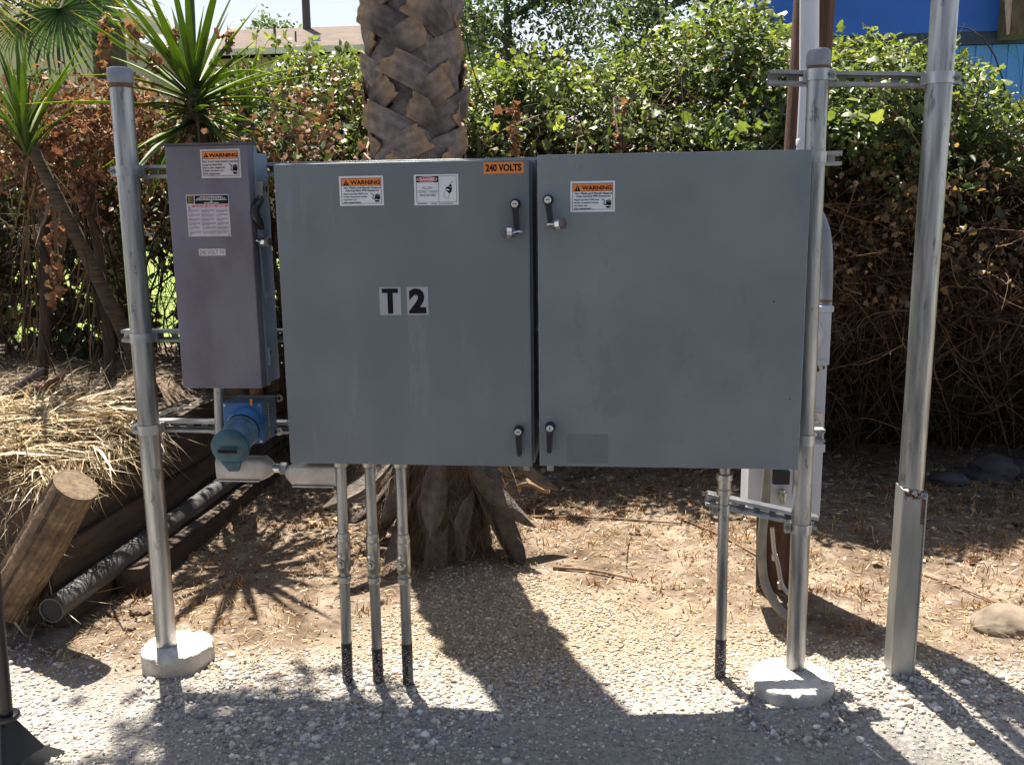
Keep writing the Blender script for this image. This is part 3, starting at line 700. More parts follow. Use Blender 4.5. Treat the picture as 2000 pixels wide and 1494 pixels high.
for k, (s, a_, b_2) in enumerate((('FOLLOW', .19, .42), ('LOCKOUT / TAGOUT', .08, .53), ('PROCEDURES', .13, .49))): write(ink, s, X(a_), X(b_2), Z(.475+.12*k), Z(.395+.12*k), y, .0)
ink.flat([(X(.74), Z(.40)), (X(.86), Z(.44)), (X(.84), Z(.58)), (X(.78), Z(.62)), (X(.70), Z(.48))], y); ink.flat([(X(.77), Z(.40)), (X(.83), Z(.30)), (X(.86), Z(.42))], y)
wt.flat([(X(.73), Z(.47)), (X(.80), Z(.50)), (X(.79), Z(.535)), (X(.72), Z(.505))], y-.0003)
for a_, b_2 in (((.71, .53), (.66, .72)), ((.66, .72), (.76, .79)), ((.76, .79), (.81, .6)), ((.83, .3), (.87, .22)), ((.87, .22), (.89, .28))):
    p0 = np.array((X(a_[0]), Z(a_[1]))); p1 = np.array((X(b_2[0]), Z(b_2[1]))); d_ = (p1-p0)/np.linalg.norm(p1-p0); n_ = np.array((-d_[1], d_[0]))*.0004
    ink.flat([p0-n_, p1-n_, p1+n_, p0+n_], y)
for k in range(18):
    if k in (5, 6, 10): continue
    ink.frect(X(.07+.045*k), X(.07+.045*k+.03), Z(.965), Z(.94), y)
ink.build('lettering', M['ink'], lb, None); rd.build('red_oval', M['label red'], lb, None); wt.build('white_print', M['label white'], lb, None)
# 240 VOLTS
x0, x1, z0, z1 = rect(944.5, 317, 1023, 339.5, 0.)
lb = MB().box(x0, x1, -.0009, 0, z0, z1).build('voltage_label', M['label orange'], c1)
ink = MB(); W = x1-x0; Hh = z1-z0; write(ink, '240 VOLTS', x0+.05*W, x1-.06*W, z0+.2*Hh, z1-.17*Hh, -.0014, .035); ink.build('lettering', M['ink'], lb, None)
# T and 2 plates
for s, px, tl in (('T', (741.5, 561, 783, 615.5), .045), ('2', (795, 560.5, 836.5, 615), .05)):
    x0, x1, z0, z1 = rect(*px, 0.)
    lb = MB().box(x0, x1, -.0009, 0, z0, z1).build('letter_plate' if s == 'T' else 'number_plate', M['plate grey'], c1)
    W = x1-x0; Hh = z1-z0; ink = MB(); cx = (x0+x1)/2
    if s == 'T':
        a = 1-.055; ink.frect(x0+.12*W, x0+.88*W, z0+.79*Hh, z0+.95*Hh, -.0014); ink.frect(x0+.38*W, x0+.63*W, z0+.05*Hh, z0+.80*Hh, -.0015)
    else: write(ink, '2', x0+.09*W, x0+.90*W, z0+.05*Hh, z0+.95*Hh, -.0014, .055)
    ink.build('lettering', M['ink'], lb, None)
# adhesive ghost left on the plain door, chips and scratches
x0, x1, z0, z1 = rect(1107, 848, 1188, 905, Y2)
MB().box(x0, x1, Y2-.0004, Y2, z0, z1).build('sticker_residue', M['residue'], c2)
mb = MB()
for px, py, r_ in ((1512, 589, .0024), (1543, 779, .002), (1093, 308, .0014), (1206, 660, .0012)):
    q = at(px, py, Y2); mb.flat([(q[0]+r_*math.cos(k)*rng.uniform(.5, 1.3), q[2]+r_*1.2*math.sin(k)*rng.uniform(.5, 1.3)) for k in np.linspace(0, 5.4, 7)], Y2-.0004)
mb.build('paint_chip', M['ink'], c2, None)
# latches and padlocks
latch(c1, 1007, 399, 1012, 458, 0.); ca, e1 = latch(c1, 1013.5, 840, 1016, 888, 0.)
cb, e2 = latch(c2, 1071, 391, 1077, 442, Y2); latch(c2, 1075, 833, 1073.5, 882, Y2, 1.5)
k1 = at(993, 455, -.03); padlock('padlock with a dark bumper hanging from the upper latch of the T 2 cabinet', k1, (-1, -.25, .05), at(1010, 452, -.022)+np.array([.004, 0, 0]), 0.)
k2 = at(1092, 438, Y2-.032); padlock('padlock hanging from the upper latch of the plain cabinet', k2, (1, -.5, .12), at(1076, 438, Y2-.022)-np.array([.002, 0, 0]), Y2)
# hubs under the gap between the cabinets
for cb_, px, s in ((c1, 1027, -1), (c2, 1080, 1)):
    q = at(px, 915, .10); mb = MB()
    mb.lathe((q[0], .10, ZB+.006), (0, 0, -1), [(0, .030), (.012, .030), (.02, .024), (.022, .016)], 20)
    mb.box(q[0]-.010-s*.006, q[0]+.010-s*.006, .062, .07, ZB-.03, ZB+.004)
    mb.build('bottom_hub', M['zinc fitting'], cb_, bevel=.001)
mb = MB(); q = at(1073, 303, .02); mb.box(q[0]-.008, q[0]+.008, .03, .05, ZB+.922, ZB+.9285); mb.build('hinge_lug', M['cabinet paint side'], c2)

# ------------------------------------------------------------------ switch box
YF = .035
xa, xb, zb_, zt_ = rect(318, 283, 482, 757, YF)
tl_ = at(318, 284, YF); tr_ = at(482, 282, YF); br_ = at(511.5, 757, YF); bl_ = at(360, 760, YF)
x0 = (tl_[0]+bl_[0])/2; x1 = (tr_[0]+br_[0])/2; z0 = (bl_[2]+br_[2])/2; z1 = (tl_[2]+tr_[2])/2
sw = thing('switch_box', 'weathered purplish safety switch box with black side lever, beside the T 2 cabinet', 'switch box', ((x0+x1)/2, .2, z0))
XB = x1-.001
MB().box(x0+.004, XB, YF+.05, .2, z0+.006, z1-.022).build('box_body', M['switch side'], sw, bevel=.003)
MB().box(x0, x1, YF, YF+.048, z0, z1).build('front_cover', M['weathered purple grey'], sw, bevel=.003)
MB().box(XB-.003, XB+.0015, YF+.052, YF+.075, z0+.0, z1-.002).build('side_flange', M['switch side'], sw, bevel=.001)
mb = MB(); mb.add([(x0-.006, YF-.006, z1-.001), (x1+.004, YF-.006, z1-.001), (x1+.004, YF+.06, z1+.004), (x0-.006, YF+.06, z1+.004), (x0-.006, YF-.006, z1+.005), (x1+.004, YF-.006, z1+.005), (x1+.004, YF+.06, z1+.008), (x0-.006, YF+.06, z1+.008)],
       [(0, 3, 2, 1), (4, 5, 6, 7), (0, 1, 5, 4), (1, 2, 6, 5), (2, 3, 7, 6), (3, 0, 4, 7)]); mb.build('rain_hood', M['lock body'], sw)
warning_label(sw, (392.5, 291.5, 470, 348), YF, 1, True)
# rating label
a0, a1, b0, b1 = rect(366, 380, 449, 462, YF)
W = a1-a0; Hh = b1-b0
X = lambda u: a0+u*W
Z = lambda v: b1-v*Hh
lb = MB().box(a0, a1, YF-.0009, YF, b0, b1).build('rating_label', M['label lilac'], sw); y = YF-.0014
ink = MB(); ink.frect(X(.02), X(.18), Z(.21), Z(.03), y); ink.frect(X(.205), X(.985), Z(.225), Z(.025), y)
yl = MB(); yl.frect(X(.05), X(.15), Z(.185), Z(.05), y-.0003)
ink.frect(X(.065), X(.14), Z(.17), Z(.065), y-.0006); write(yl, 'D', X(.085), X(.122), Z(.152), Z(.085), y-.0009, .05)
wt = MB()
for k, (u0, u1) in enumerate(((.33, .86), (.26, .92), (.23, .95), (.56, .62), (.42, .76))):
    u = u0
    while u < u1-.01:
        l_ = rng.uniform(.03, .09); wt.frect(X(u), X(min(u+l_, u1)), Z(.067+.036*k), Z(.048+.036*k), y-.0003); u += l_+.012
rd = MB(); rd.frect(X(.13), X(.985), Z(.30), Z(.25), y); tri_mark(wt, MB(), X(.20), X(.24), Z(.293), Z(.256), y-.0003)
write(wt, 'DANGER', X(.27), X(.46), Z(.292), Z(.262), y-.0003, .02); write(wt, 'PELIGRO', X(.50), X(.68), Z(.292), Z(.262), y-.0003, .02); write(wt, 'DANGER', X(.72), X(.91), Z(.292), Z(.262), y-.0003, .02)
rd.flat([(X(.03), Z(.29)), (X(.04), Z(.27)), (X(.09), Z(.32)), (X(.08), Z(.38)), (X(.06), Z(.33))], y)
gi = MB()
for c_, (u0, u1) in enumerate(((.03, .30), (.34, .66), (.69, .97))):
    for k in range(23):
        if k % 4 == 3: continue
        u = u0; ue = u1-(rng.uniform(.05, .2) if k % 4 == 2 else 0)
        while u < ue-.02:
            l_ = rng.uniform(.02, .06); gi.frect(X(u), X(min(u+l_, ue)), Z(.372+.0255*k), Z(.362+.0255*k), y); u += l_+.008
ink.build('black_print', M['ink'], lb, None); yl.build('logo', M['logo yellow'], lb, None); wt.build('white_print', M['ink pale'], lb, None); rd.build('red_print', M['label faded red'], lb, None); gi.build('small_print', M['ink grey'], lb, None)
mb = MB()
for u in (.05, .95): mb.lathe((X(u), YF-.001, Z(.96)), (0, -1, 0), [(0, .0032), (.002, .002)], 10)
mb.build('rivet', M['channel steel'], sw)
a0, a1, b0, b1 = rect(388.5, 486, 440.5, 499.5, YF); W = a1-a0; Hh = b1-b0
lb = MB().box(a0, a1, YF-.0009, YF, b0, b1).build('voltage_label', M['label aged'], sw); ink = MB()
write(ink, '240 VOLT 1', a0+.04*W, a0+.83*W, b0+.2*Hh, b1-.2*Hh, YF-.0014, .0)
cx_, cz_ = a0+.91*W, (b0+b1)/2
for k in range(14):
    t0, t1 = 2*math.pi*k/14, 2*math.pi*(k+1)/14; r0_, r1_ = .0018, .0030
    ink.flat([(cx_+r0_*math.cos(t0), cz_+r0_*math.sin(t0)), (cx_+r1_*math.cos(t0), cz_+r1_*math.sin(t0)), (cx_+r1_*math.cos(t1), cz_+r1_*math.sin(t1)), (cx_+r0_*math.cos(t1), cz_+r0_*math.sin(t1))], YF-.0014)
ink.frect(cx_-.0004, cx_+.0004, b0+.15*Hh, b1-.15*Hh, YF-.0014); ink.build('lettering', M['ink grey'], lb, None)
# side furniture: points given by pixel height, placed on the side face
def sd_z(py, Y=.1): return float(at(515, py, Y)[2])
XS = XB
mb = MB().box(XS, XS+.022, .085, .135, sd_z(383), sd_z(355)); mb.box(XS, XS+.004, .08, .14, sd_z(388), sd_z(350)); hs = mb.build('hasp_block', M['channel steel'], sw, bevel=.001)
mb = MB().box(XS+.0218, XS+.0224, .094, .100, sd_z(374), sd_z(364)).box(XS+.0218, XS+.0224, .112, .126, sd_z(375), sd_z(364)); mb.build('hasp_slot', M['dark gap'], hs)
gpts = [(XS+.016, .09, sd_z(390)), (XS+.012, .055, sd_z(402)), (XS+.010, .042, sd_z(417)), (XS+.016, .058, sd_z(434)), (XS+.018, .075, sd_z(446))]
hd = MB(); hd.tube(arc(gpts, 5), [.008+.007*math.sin(math.pi*min(1, k/20)) for k in range(len(arc(gpts, 5)))], 10)
hg = hd.build('lever_grip', M['black plastic'], sw)
mb = MB().box(XS+.012, XS+.016, .082, .092, sd_z(405), sd_z(384)); mb.build('lever_shank', M['channel steel'], hg)
mb = MB(); mb.add([(XS+.004, .072, sd_z(448)), (XS+.004, .112, sd_z(450)), (XS+.004, .118, sd_z(582)), (XS+.004, .100, sd_z(592)), (XS+.004, .086, sd_z(572)), (XS+.009, .072, sd_z(448)), (XS+.009, .112, sd_z(450)), (XS+.009, .118, sd_z(582)), (XS+.009, .100, sd_z(592)), (XS+.009, .086, sd_z(572))],
       [(0, 1, 2, 3, 4), (9, 8, 7, 6, 5), (0, 5, 6, 1), (1, 6, 7, 2), (2, 7, 8, 3), (3, 8, 9, 4), (4, 9, 5, 0)])
la = mb.build('lever_arm', M['switch side'], sw)
MB().lathe((XS+.008, .108, sd_z(577)), (1, 0, 0), [(0, .010), (.004, .010), (.006, .007)], 14).build('pivot_bolt', M['channel steel'], sw)
mb = MB().box(XS, XS+.018, .075, .082, sd_z(470), sd_z(448)).box(XS+.002, XS+.018, .082, .125, sd_z(468), sd_z(446)); mb.build('lock_hasp', M['switch side'], sw, bevel=.001)
mb = MB().box(XS+.001, XS+.003, .09, .16, sd_z(709), sd_z(672)).box(XS+.001, XS+.012, .09, .094, sd_z(712), sd_z(678)); mb.build('cover_latch', M['switch side'], sw, bevel=.001)
MB().box(XS+.0028, XS+.0034, .112, .124, sd_z(693), sd_z(686)).build('latch_slot', M['dark gap'], sw)
kp = at(518, 473, .055); padlock('banded padlock on the lever of the purplish switch box', kp, (1, -.35, .12), kp+np.array([-.02, .0, .005]), YF)
# conduit and socket below the switch
pb = at(429, 770, .12); pe = at(431, 900, .12)
cd_ = thing('conduit_run', 'steel conduit dropping from the switch box into a cast elbow under the blue socket', 'conduit', tuple(pb))
MB().cyl((pb[0], .12, z0+.01), (pe[0], .12, pe[2]-.01), .0165, 20).build('riser_pipe', M['galvanised'], cd_)
def cast_box(xa_, xb_, y0_, y1_, za_, zb2, neck):
    mb = MB(); n = 10; hz = (zb2-za_)/2; cz = (za_+zb2)/2; xs = []
    prof = [(xa_, .90), (xa_+.004, 1.), (xb_-abs(neck), 1.), (xb_-abs(neck)*.45, .8), (xb_, .50)] if neck > 0 else [(xa_, .50), (xa_+abs(neck)*.55, .8), (xa_+abs(neck), 1.), (xb_-.004, 1.), (xb_, .9)]
    vs = []; fs = []; seg = 20; hy = (y1_-y0_)/2; cy_ = (y0_+y1_)/2
    for x, s in prof:
        for k in range(seg):
            t_ = 2*math.pi*k/seg; c_, s_ = math.cos(t_), math.sin(t_); e_ = .34 if s > .85 else (.6 if s > .75 else .95)
            vs.append((x, cy_+hy*s*abs(c_)**e_*np.sign(c_), cz+hz*s*abs(s_)**e_*np.sign(s_)))
    for i in range(len(prof)-1):
        for k in range(seg): fs.append((i*seg+k, i*seg+(k+1) % seg, (i+1)*seg+(k+1) % seg, (i+1)*seg+k))
    fs.append(tuple(range(seg-1, -1, -1))); fs.append(tuple((len(prof)-1)*seg+k for k in range(seg)))
    return mb.add(vs, fs)
q0 = at(420, 897, .09); q1 = at(530, 937, .09); q2 = at(552, 908, .09); q3 = at(652, 950, .09)
e1_ = cast_box(q0[0], q1[0], .085, .155, q1[2]-.004, q0[2]+.002, .032).build('cast_elbow', M['cast aluminium'], cd_, 40)
MB().box(q0[0]+.006, q1[0]-.04, .086, .154, q1[2]-.0075, q1[2]-.003).build('cover_plate', M['cast aluminium'], e1_)
cz = (q0[2]+q1[2])/2
MB().cyl((q1[0]-.004, .12, cz), (q2[0]+.004, .12, cz-.003), .0155, 18).build('nipple', M['steel shiny'], cd_)
MB().lathe((q2[0]-.018, .12, cz-.003), (1, 0, 0), [(0, .018), (.0, .021), (.02, .021), (.024, .018)], 8).build('lock_nut', M['zinc fitting'], cd_)
e2_ = cast_box(q2[0]+.002, q3[0]+.012, .085, .155, q3[2]+.0, q2[2]+.001, -.026).build('cast_elbow', M['cast aluminium'], cd_, 40)
MB().box(q2[0]+.03, q3[0], .086, .154, q3[2]-.004, q3[2]+.001).build('cover_plate', M['cast aluminium'], e2_)
# blue socket
s0 = at(440, 783, .07); s1 = at(521, 862, .07)
rc = thing('power_socket', 'blue pin and sleeve power socket with a hanging teal lid below the switch box', 'power socket', ((s0[0]+s1[0])/2, .17, s1[2]))
sb = MB(); sb.box(s0[0], s1[0], .06, .17, s1[2], s0[2]).build('back_box', M['receptacle side'], rc, bevel=.004)
MB().box(s0[0]-.001, s1[0]+.001, .045, .06, s1[2]-.002, s0[2]+.001).build('face_plate', M['receptacle blue'], rc, bevel=.006)
o_ = at(482, 828, .05); tipc = at(451, 872, -.095); ax_ = tipc-o_; La = np.linalg.norm(ax_); ax_ = ax_/La
sl_ = MB().lathe(o_-ax_*.035, ax_, [(.06, .051), (.09, .051), (.09, .0545), (.098, .0545), (.098, .051), (La+.03, .050)], 26).build('sleeve', M['sleeve blue'], rc)
MB().lathe(o_-ax_*.028, ax_, [(0, .060), (.050, .0585), (.056, .055), (.066, .054)], 26).build('angled_neck', M['receptacle blue'], rc)
MB().lathe(o_+ax_*.036, ax_, [(0, .052), (.0, .0535), (.005, .0535), (.005, .052)], 26, False).build('wire_clip', M['ink'], sl_)
ld = MB().lathe(o_+ax_*(La-.008), ax_, [(0, .056), (.012, .059), (.020, .058), (.025, .052), (.027, .036), (.027, .001)], 30)
dn = np.array([0, 0, -1.])-ax_*(-ax_[2]); dn /= np.linalg.norm(dn); sx_ = np.cross(ax_, dn); cc_ = o_+ax_*(La+.006)
tb = MB()
tb.add([cc_+dn*.045-sx_*.033, cc_+dn*.045+sx_*.033, cc_+dn*.078+sx_*.019, cc_+dn*.080-sx_*.014, cc_+dn*.045-sx_*.033+ax_*.013, cc_+dn*.045+sx_*.033+ax_*.013, cc_+dn*.078+sx_*.019+ax_*.01, cc_+dn*.080-sx_*.014+ax_*.01],
       [(3, 2, 1, 0), (4, 5, 6, 7), (0, 1, 5, 4), (1, 2, 6, 5), (2, 3, 7, 6), (3, 0, 4, 7)])
sc = MB()
for sx0 in (s0[0]+.008, s1[0]-.008):
    for sz0 in (s0[2]-.009, s1[2]+.008): sc.lathe((sx0, .0455, sz0), (0, -1, 0), [(0, .0045), (.002, .0042), (.0026, .003)], 10)
sc.build('plate_screw', M['zinc fitting'], rc)
l_ = ld.build('lid', M['lid teal'], rc); tb.build('lid_tab', M['lid teal'], l_, bevel=.003)
MB().obox(cc_+ax_*.0255, sx_, dn, ax_, .030, .006, .0004).build('embossed_bar', M['ink'], l_)
wr = MB(); xx = s1[0]+.0018; zz = np.linspace(s0[2]-.012, s1[2]+.012, 13)
for i_, z_ in enumerate(zz):
    if i_ in (9, 10): continue
    wr.box(s1[0]+.0005, s1[0]+.0009, .094, .102, z_-.0028, z_+.0022)
wr.build('side_print', M['ink pale'], rc)
for py in (778, 843):
    q = at(545, py, .15); lg = MB()
    for k in range(12):
        t0, t1 = 2*math.pi*k/12, 2*math.pi*(k+1)/12
        lg.add([(q[0]+r_*math.cos(tt), yy, q[2]+r_*math.sin(tt)) for yy in (.148, .153) for r_, tt in ((.006, t0), (.013, t0), (.013, t1), (.006, t1))], [(0, 1, 2, 3), (7, 6, 5, 4), (1, 5, 6, 2), (0, 3, 7, 4)])
    lg.box(s1[0]-.002, q[0]-.006, .148, .153, q[2]-.006, q[2]+.006); lg.build('mounting_lug', M['zinc fitting'], rc)
q = at(490, 785, .035); MB().box(q[0]-.004, q[0]+.004, .036, .040, q[2]-.012, q[2]+.009).build('seal_tag', M['orange tag'], rc)
q = at(500, 765, .1); mb = MB().lathe((q[0], .1, z0+.004), (0, 0, -1), [(0, .026), (.012, .026), (.012, .020), (.035, .020)], 14); mb.build('rusty_nipple', M['rust'], rc)

# ------------------------------------------------------------------ conduits under the cabinets
def zpx(py, Y=.1, px=670): return float(at(px, py, Y)[2])
def conduit(label, pxt, pxb, pyb, ztape, fittings=True, Y=.1, r=.0172, pyt=912):
    tpt = at(pxt, pyt, Y); bt = at(pxb, pyb, Y); g_ = H(bt[0], bt[1])-.04
    f = lambda z: tpt+(bt-tpt)*((z-tpt[2])/(bt[2]-tpt[2])); top = f(ZB+.006); bot = f(g_)
    th = thing('conduit', label, 'conduit', tuple(bot), 'steel conduits rising into the cabinets')
    MB().cyl(f(ztape), top, r, 22).build('pipe', M['galvanised'], th)
    MB().cyl(bot, f(ztape+.004), r*1.06, 22).build('tape_wrap', M['black tape'], th)
    up_ = (top-bot)/np.linalg.norm(top-bot)
    tx = MB()
    for k in range(44):
        z_ = g_+.05+(ztape-g_-.06)*(k//2)/22; a_ = rng.uniform(-2.5, -.9); c_ = f(z_); wd = rng.uniform(.15, .6)
        p_ = [c_+np.array([math.cos(t_)*r*1.075, math.sin(t_)*r*1.075, dz]) for t_, dz in ((a_, 0), (a_+wd, .001), (a_+wd, .0032), (a_, .0022))]
        tx.add(p_, [(0, 1, 2, 3)])
    tx.build('tape_print', M['label lilac'], th, None)
    hub = MB().lathe(f(ZB+.001), -up_, [(0, r*1.42), (.011, r*1.42), (.011, r*1.3), (.019, r*1.3), (.019, r*1.42), (.034, r*1.40), (.038, r*1.15)], 16); hub.build('top_hub', M['zinc fitting'], th, bevel=.0008)
    if fittings:
        za = f(zpx(1040, Y)); zb = f(zpx(1055, Y)); zc2 = f(zpx(1115, Y)); zd = f(zpx(1133, Y))
        MB().lathe(zb-up_*.002, up_, [(0, r*1.28), (.004, r*1.34), (.014, r*1.34), (.014, r*1.25), (.02, r*1.25), (.03, r*1.18)], 12).build('coupling', M['zinc fitting'], th, bevel=.0008)
        MB().lathe(zd-up_*.004, up_, [(0, r*1.16), (.004, r*1.34), (.02, r*1.34), (.022, r*1.2)], 12).build('coupling', M['zinc fitting'], th, bevel=.0008)
        sb_ = MB().lathe(zc2, up_, [(0, r*1.15), (.004, r*1.28), (np.linalg.norm(zb-zc2)-.004, r*1.28), (np.linalg.norm(zb-zc2), r*1.2)], 22).build('seal_fitting', M['zinc fitting'], th)
        q = f(zpx(1097, Y)); fc = np.array([-.25, -1, 0]); fc /= np.linalg.norm(fc)
        MB().lathe(q+fc*r*.9, fc, [(0, .0165), (.008, .0165), (.011, .0145), (.011, .009), (.017, .009)], 18).build('plug', M['zinc fitting'], sb_)
        q = f(zpx(1080, Y)); MB().lathe(q+fc*r*1.1, fc, [(0, .0075), (.009, .0075), (.012, .004)], 8).build('small_plug', M['steel shiny'], sb_)
    return th, f
conduit('outermost of three steel conduits with sealing plugs, touching the cast elbow', 666, 679.5, 1340, zpx(1255), Y=.1)
conduit('middle one of three steel conduits with sealing plugs under the T 2 cabinet', 722, 739.5, 1340, zpx(1263), Y=.1)
conduit('innermost of three steel conduits with sealing plugs, nearest the palm', 782, 797.5, 1340, zpx(1252), Y=.1)
th4, f4 = conduit('lone steel conduit rising into the plain cabinet beside the wide footing', 1415, 1407, 1292, float(at(1407, 1248, .165)[2]), False, Y=.165, pyt=920)
z4 = float(at(1412, 955, .165)[2]); q = f4(z4); MB().lathe(q, (0, 0, 1), [(-.02, .020), (-.018, .0245), (.0, .0245), (.002, .022), (.03, .022), (.032, .026), (.05, .026)], 14).build('coupling', M['zinc fitting'], th4, bevel=.0008)
A_ = at(1381, 976, .20); B_ = at(1597, 1023, .197)
th = channel('strut_channel', 'short bright channel tying the lone conduit to the capped post below the plain cabinet', A_, B_, mat='galvanised bright')
zz4 = float(at(1412, 994, .165)[2]); clamp(th, f4(zz4), .0172, -1); zz5 = float(at(1553, 1030, YP)[2]); clamp(th, pos_on(RB_, RT_, zz5), .0300, -1)
# ------------------------------------------------------------------ palm in the middle
PC = np.array([.24, 1.27]); PG = float(H(PC[0], PC[1]))-.05
def pcx(z): return np.array([PC[0]-.075*sstep((z-.2)/1.5), PC[1], z])
def prad(z): return .19+.03*np.exp(-max(z, 0)/.6)
palm = thing('palm_tree', 'thick palm trunk wrapped in criss-cross grey leaf bases, behind the T 2 cabinet', 'palm tree', (PC[0], PC[1], PG))
zsamp = list(np.arange(PG, 2.6, .1))+list(np.arange(2.6, 9.6, .5))
MB().tube([pcx(z) for z in zsamp], [prad(z)-.012 if z < 2.7 else .19 for z in zsamp], 24).build('trunk', M['trunk core'], palm)
def boot_mesh(var, sgn):
    """flat strap lying across the trunk, cut ragged at its upper end; trunk axis at the origin, strap facing -y"""
    r_ = random.Random(var); nu, nv = 8, 9; L = r_.uniform(.31, .38); Wd = r_.uniform(.105, .125); fib = [r_.uniform(.78, 1.15) for _ in range(9)]; al = R(r_.uniform(26, 36)); R0 = .192
    lift = r_.uniform(.02, .045); sl0 = r_.uniform(-.10, .10); rag = [sl0*(j/(nv-1)-.5)*2+r_.uniform(-.05, .03) for j in range(nv)]; V = []; C = []
    for lay in (0, 1):
        for i in range(nu):
            for j in range(nv):
                u = i/(nu-1); v = j/(nv-1)-.5
                uu = u+(rag[j] if i == nu-1 else 0)*.6; wid = Wd*(1.04-.14*u)
                a = (uu-.45)*L*math.cos(al)-v*wid*math.sin(al); z = (uu-.45)*L*math.sin(al)+v*wid*math.cos(al)
                rr = R0-.012+(lift+.008)*u**1.4-.005*(2*v)**2*(1-.3*u)-lay*(.015-.006*u)+.004*math.sin(9*u+var)
                th_ = sgn*a/R0
                V.append((rr*math.sin(th_), -rr*math.cos(th_), z))
                tip = max(0, (u-.72)/.28)**1.5; edge = (2*abs(v))**3*.12
                base = np.array([.20, .170, .157])*r_.uniform(.8, 1.1); tan = np.array([.32, .215, .125])
                c = base*(1-max(tip, edge*.5))+tan*max(tip, edge*.5)
                if u > .55 and u < .8 and var % 3 == 0: c = c*.55
                C.append(c*fib[j])
    F = []; q = nu*nv; ix = lambda l, i, j: l*q+i*nv+j
    for i in range(nu-1):
        for j in range(nv-1):
            F.append((ix(0, i, j), ix(0, i+1, j), ix(0, i+1, j+1), ix(0, i, j+1))); F.append((ix(1, i, j), ix(1, i, j+1), ix(1, i+1, j+1), ix(1, i+1, j)))
        F.append((ix(0, i, 0), ix(1, i, 0), ix(1, i+1, 0), ix(0, i+1, 0))); F.append((ix(0, i, nv-1), ix(0, i+1, nv-1), ix(1, i+1, nv-1), ix(1, i, nv-1)))
    for j in range(nv-1): F.append((ix(0, nu-1, j), ix(1, nu-1, j), ix(1, nu-1, j+1), ix(0, nu-1, j+1)))
    if sgn > 0: F = [f[::-1] for f in F]
    me = bpy.data.meshes.new('leaf_base'); me.from_pydata(V, [], F)
    ca = me.color_attributes.new('Col', 'FLOAT_COLOR', 'POINT'); ca.data.foreach_set('color', np.array([(*c, 1) for c in C], np.float32).ravel())
    me.materials.append(M['boot']); me.shade_smooth(); me.set_sharp_from_angle(angle=R(32)); return me
BM = {s: [boot_mesh(k, s) for k in range(7)] for s in (-1, 1)}
z = .62; row = 0
while z < 2.62:
    s = 1 if row % 2 else -1; nrow = 6
    for k in range(nrow):
        o = bpy.data.objects.new('leaf_base', random.choice(BM[s])); COL.objects.link(o); o.parent = palm
        c = pcx(z+random.uniform(-.015, .015)); o.location = (c[0]-PC[0], c[1]-PC[1], c[2]-PG)
        o.rotation_euler = (random.uniform(-.03, .03), random.uniform(-.06, .06), 2*math.pi*(k+(row//2 % 2)*.5)/nrow+random.uniform(-.06, .06)); sc_ = random.uniform(.92, 1.08); o.scale = (random.uniform(.98, 1.05),)*2+(sc_,)
    z += .098; row += 1
# old leaf bases splayed at the foot
def flap_mesh(var):
    r_ = random.Random(100+var); nu, nv = 9, 5; L = r_.uniform(.30, .50); W0 = r_.uniform(.085, .125); out = r_.uniform(.10, .30); curl = r_.uniform(-.9, .9); fib = [r_.uniform(-.14, .14) for _ in range(5)]; V = []; C = []
    for lay in (0, 1):
        for i in range(nu):
            for j in range(nv):
                u = i/(nu-1); v = j/(nv-1)-.5; wid = W0*(.55+.8*u if u < .55 else .99*math.sqrt(max(.004, 1-((u-.55)/.45)**2.2)))
                x = v*wid+curl*.10*u*u; r = .20+out*(.35*u+.65*u**2.2)+.05*(2*v)**2*(.3+u)*(1 if var % 3 else -1)+.012*math.sin(6*u+var)-lay*(.008-.004*u); zz = -L*u*(.75+.25*u)
                V.append((x, -r, zz)); C.append(np.array([.17, .14, .12])*(.82+.2*math.sin(9*v+2*u+var)+fib[j])*(1-.2*u))
    F = []; q = nu*nv; ix = lambda l, i, j: l*q+i*nv+j
    for i in range(nu-1):
        for j in range(nv-1):
            F.append((ix(0, i, j), ix(0, i+1, j), ix(0, i+1, j+1), ix(0, i, j+1))); F.append((ix(1, i, j), ix(1, i, j+1), ix(1, i+1, j+1), ix(1, i+1, j)))
        F.append((ix(0, i, 0), ix(1, i, 0), ix(1, i+1, 0), ix(0, i+1, 0))); F.append((ix(0, i, nv-1), ix(0, i+1, nv-1), ix(1, i+1, nv-1), ix(1, i, nv-1)))
    for j in range(nv-1): F.append((ix(0, nu-1, j), ix(1, nu-1, j), ix(1, nu-1, j+1), ix(0, nu-1, j+1)))
    me = bpy.data.meshes.new('drooping_leaf_base'); me.from_pydata(V, [], F)
    ca = me.color_attributes.new('Col', 'FLOAT_COLOR', 'POINT'); ca.data.foreach_set('color', np.array([(*c, 1) for c in C], np.float32).ravel())
    me.materials.append(M['boot']); me.shade_smooth(); me.set_sharp_from_angle(angle=R(50)); return me
FM = [flap_mesh(k) for k in range(8)]
for ring, (z0_, n_, tilt) in enumerate(((.46, 6, .05), (.50, 5, -.1), (.38, 7, .22), (.30, 6, .42))):
    for k in range(n_):
        o = bpy.data.objects.new('drooping_leaf_base', FM[(k*3+ring*2) % 8]); COL.objects.link(o); o.parent = palm
        o.location = (0, 0, z0_-PG+random.uniform(-.05, .04)); o.rotation_euler = (random.uniform(-.2, .2)+tilt, random.uniform(-.55, .55), 2*math.pi*(k+ring*.4)/n_+random.uniform(-.3, .3)); o.scale = (random.uniform(.9, 1.25), 1, random.uniform(.65, 1.0))
n = 3200; a = rng.uniform(0, 6.283, n); zz = rng.uniform(.0, .72, n); rr = rng.uniform(.19, .34, n)
p = np.stack([rr*np.cos(a)+PC[0], rr*np.sin(a)+PC[1], zz], 1); d = np.stack([.5*np.cos(a), .5*np.sin(a), -np.ones(n)], 1)+rng.normal(0, .5, (n, 3))
